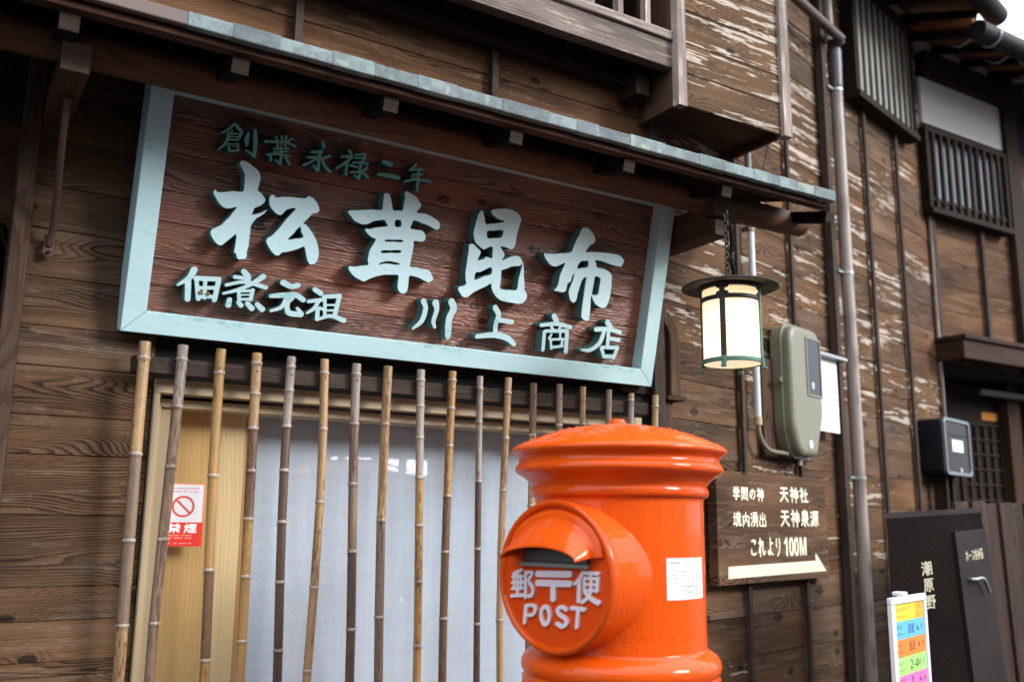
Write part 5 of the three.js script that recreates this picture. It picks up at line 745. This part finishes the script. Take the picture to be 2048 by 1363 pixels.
// ================= hose cabinet, board fence, price sign =================
{
  const fwd = new THREE.Vector3(0, 0, -1).applyQuaternion(camera.quaternion), at = (px, py, dep) => { const d = rayOf(px, py); return camera.position.clone().addScaledVector(d, dep / 1); };
  const c0 = at(1896, 1022, 3.25), cb = at(1942, 1363, 3.25 * 0.985), lean = Math.asin(clamp(((1942 - 1896) - 341 * 0.075) / 341, -0.2, 0.2)) * 0.9;
  // left face runs back to the wall, right face along the fence
  const la = at(1772, 1013, 2.98), ra = at(1960, 1016, 3.5), top = c0.y, wl = Math.hypot(la.x - c0.x, la.z - c0.z), wr = Math.hypot(ra.x - c0.x, ra.z - c0.z), tl = Math.atan2(-(c0.z - la.z), c0.x - la.x), tr = Math.atan2(-(ra.z - c0.z), ra.x - c0.x);
  const cab = thing('storage_cabinet', 'dark brown metal cabinet with cream characters on its side and a small door handle', 'cabinet', [c0.x, top, c0.z]);
  cab.rotation.set(0, 0, 0); cab.quaternion.setFromAxisAngle(fwd, -lean);
  const br = sheet(256, 512, 0.5, 1, (() => { const A = lattice(171, 5, 8), B = lattice(172, 70, 70); return (u, v) => { const n = noise(A, u * 5, v * 8), f = noise(B, u * 70, v * 70), k = 1 + 0.25 * n + 0.1 * f; return [0.0078 * k, 0.0044 * k, 0.0036 * k, 0.5 + 0.3 * f]; }; })());
  const bm = phys({ map: br.map, bumpMap: br.bump, bumpScale: 0.0005, roughness: 0.9, specularIntensity: 0.1 }), bl = phys({ map: br.map, color: new THREE.Color().setRGB(2.4, 2.4, 2.6), roughness: 0.65, specularIntensity: 0.25 });
  // body: prism over the four corners, local origin at the near top corner
  const L = [la.x - c0.x, la.z - c0.z], Rr = [ra.x - c0.x, ra.z - c0.z], prism = (y0, y1, grow) => { const p = [[0, 0], L, [L[0] + Rr[0], L[1] + Rr[1]], Rr], cx = (L[0] + Rr[0]) / 2, cz = (L[1] + Rr[1]) / 2, s = new THREE.Shape(p.map(([x, z]) => new THREE.Vector2(cx + (x - cx) * grow, -(cz + (z - cz) * grow)))); return metricUV(new THREE.ExtrudeGeometry(s, { depth: y1 - y0, bevelEnabled: false }).rotateX(-Math.PI / 2).translate(0, y0, 0), 'y'); };
  mesh('cabinet_body', prism(-top + 0.03, -0.012, 1), bm, cab);
  mesh('top_lid', prism(-0.0118, 0.006, 1.05), bl, cab);
  const dv = mesh('door', metricUV(new THREE.BoxGeometry(wr - 0.02, top - 0.12, 0.012).translate(wr / 2, -top / 2 - 0.01, 0.006), 'y'), bl, cab); dv.rotation.y = tr;
  mesh('door_handle', tube([[wr * 0.25, -0.235, 0.012], [wr * 0.25, -0.235, 0.03], [wr * 0.5, -0.24, 0.034], [wr * 0.66, -0.29, 0.03]], 0.007, 20, 8), std({ color: 0xa9a3a3, roughness: 0.25, metalness: 0.8 }), dv);
  const paintM = (cv, a) => std({ color: new THREE.Color().setRGB(0.42, 0.38, 0.25), roughness: 0.6, alphaMap: a, transparent: true, side: THREE.DoubleSide });
  const alphaCv = (W, H, draw) => { const cv = canvasOf(W, H, (c) => { c.fillStyle = '#000'; c.fillRect(0, 0, W, H); draw(c); }); const t = new THREE.CanvasTexture(cv); t.magFilter = THREE.LinearFilter; return t; };
  const t1 = alphaCv(256, 900, (c) => ['潮', '原', '野'].forEach((ch, i) => glyph(c, ch, 24, 20 + i * 290, 208, 250, 26, '#fff')));
  const s1 = mesh('painted_characters', new THREE.PlaneGeometry(0.085, 0.165).translate(-wl * 0.47, -0.235, 0.0015), paintM(0, t1), cab); s1.rotation.y = tl;
  const t2 = alphaCv(700, 140, (c) => [...'ホース格納箱'].forEach((ch, i) => glyph(c, ch, 10 + i * 114, 20, 100, 104, 15, '#fff')));
  mesh('painted_characters', new THREE.PlaneGeometry(wr * 0.55, 0.05).translate(wr * 0.5, -0.155, 0.0135), paintM(0, t2), dv);
  // fence behind
  const f0 = at(1925, 1003, 3.75), f1 = at(2075, 1006, 4.05), fc = thing('board_fence', 'dark brown fence of upright boards at the right edge behind the cabinet', 'fence', [f0.x, 0, f0.z], Math.atan2(-(f1.z - f0.z), f1.x - f0.x));
  const r = rng(55), fm = [0.8, 0.65, 0.95].map((k) => woodMat(T.beam, [k, k * 0.98, k * 1.15], 0.001));
  for (let i = 0; i < 9; i++) { const x = i * 0.098 - 0.02, b = mesh('fence_board', box(0, 0, 0, 0.094, f0.y + 0.012 * (r() - 0.5), 0.018, 'y', 0.002), fm[Math.floor(r() * 3)], fc, [x, 0, (i % 2) * 0.012]); b.rotation.z = lean * 0.9; }
  mesh('fence_rail', box(-0.05, 0.5, -0.04, 0.95, 0.58, -0.003), M.dark, fc);
  // price sign
  const o = 0.62, a = P2(1783, 1196, o), b = P2(1863, 1185, o), w = b[0] - a[0], h = 0.315;
  const ps = thing('price_sign', 'white framed standing sign with yellow, blue, orange, green and pink stripes', 'sign', onWall2(a[0], a[1] - h, o), TURN + 0.05);
  const fmat = std({ color: 0xdfe4e8, roughness: 0.4 });
  mesh('sign_frame', merge([box(0, h - 0.02, -0.014, w, h, 0.0, 'x', 0.003), box(0, 0, -0.014, 0.03, h - 0.0205, 0, 'y', 0.003), box(w - 0.022, 0, -0.014, w, h - 0.0205, 0, 'y', 0.003), box(0.031, 0, -0.014, w - 0.023, 0.02, 0, 'x', 0.003)]), fmat, ps);
  const cv = canvasOf(512, 768, (c, W, H) => {
    const cols = ['#d4d02a', '#62b4ee', '#fb8326', '#a9de76', '#e672b4', '#d9dbe6'], y = [0, 0.175, 0.355, 0.535, 0.715, 0.865, 1], ink = ['#b5762a', '#23507c', '#7c3a10', '#4b7434', '#7c2a60', '#8a8ea0'], r = rng(2);
    for (let i = 0; i < 6; i++) { c.fillStyle = cols[i]; c.fillRect(0, y[i] * H, W, (y[i + 1] - y[i]) * H + 1); }
    c.fillStyle = '#dcaa18'; c.fillRect(W * 0.7, 0, W * 0.3, H * 0.175); c.textBaseline = 'middle';
    const put = (t, x, yy, px, k, w = 'bold') => { c.fillStyle = ink[k]; c.font = `${w} ${px}px sans-serif`; c.fillText(t, x, yy * H); };
    const fuzz = (x, yy, n, k, s) => { c.strokeStyle = ink[k]; c.lineWidth = s / 7; for (let i = 0; i < n; i++) { for (let j = 0; j < 5; j++) { c.beginPath(); const q = x + i * s * 1.15; c.moveTo(q + r() * s, yy * H + (r() - 0.5) * s); c.lineTo(q + r() * s, yy * H + (r() - 0.5) * s); c.stroke(); } } };
    for (const [i, t] of [[1, '88'], [2, '88'], [3, '2-4'], [4, '1']]) { const m = (y[i] + y[i + 1]) / 2; fuzz(20, m - 0.03, 3, i, 26); fuzz(20, m + 0.035, 4, i, 22); put(t, W * 0.42, m, 104, i); fuzz(W * 0.70, m, 1, i, 60); fuzz(W * 0.87, m, 1, i, 46); }
    fuzz(20, 0.05, 7, 0, 34); fuzz(20, 0.13, 6, 0, 26); fuzz(W * 0.74, 0.05, 2, 0, 40); fuzz(W * 0.74, 0.13, 2, 0, 36); for (let k = 0; k < 4; k++) fuzz(20, 0.89 + k * 0.03, 18, 5, 18);
  });
  mesh('striped_panel', new THREE.BoxGeometry(w - 0.054, h - 0.042, 0.006).translate(w / 2 + 0.004, h / 2 + 0.0, -0.008), [0, 0, 0, 0, 1, 0].map((k) => (k ? std({ map: canvasTex(cv), roughness: 0.45 }) : fmat)), ps);
  mesh('top_clip', box(w * 0.3, h + 0.0002, -0.03, w * 0.44, h + 0.012, 0.002, 'x', 0.003), fmat, ps);
  mesh('stand_leg', tube([[0.02, 0.0, -0.015], [0.02, -(a[1] - h) + 0.01, -0.02]], 0.012, 2, 10), fmat, ps); mesh('stand_leg', tube([[w - 0.02, 0.0, -0.015], [w - 0.02, -(a[1] - h) + 0.01, -0.02]], 0.012, 2, 10), fmat, ps);
}
renderer.render(scene, camera);
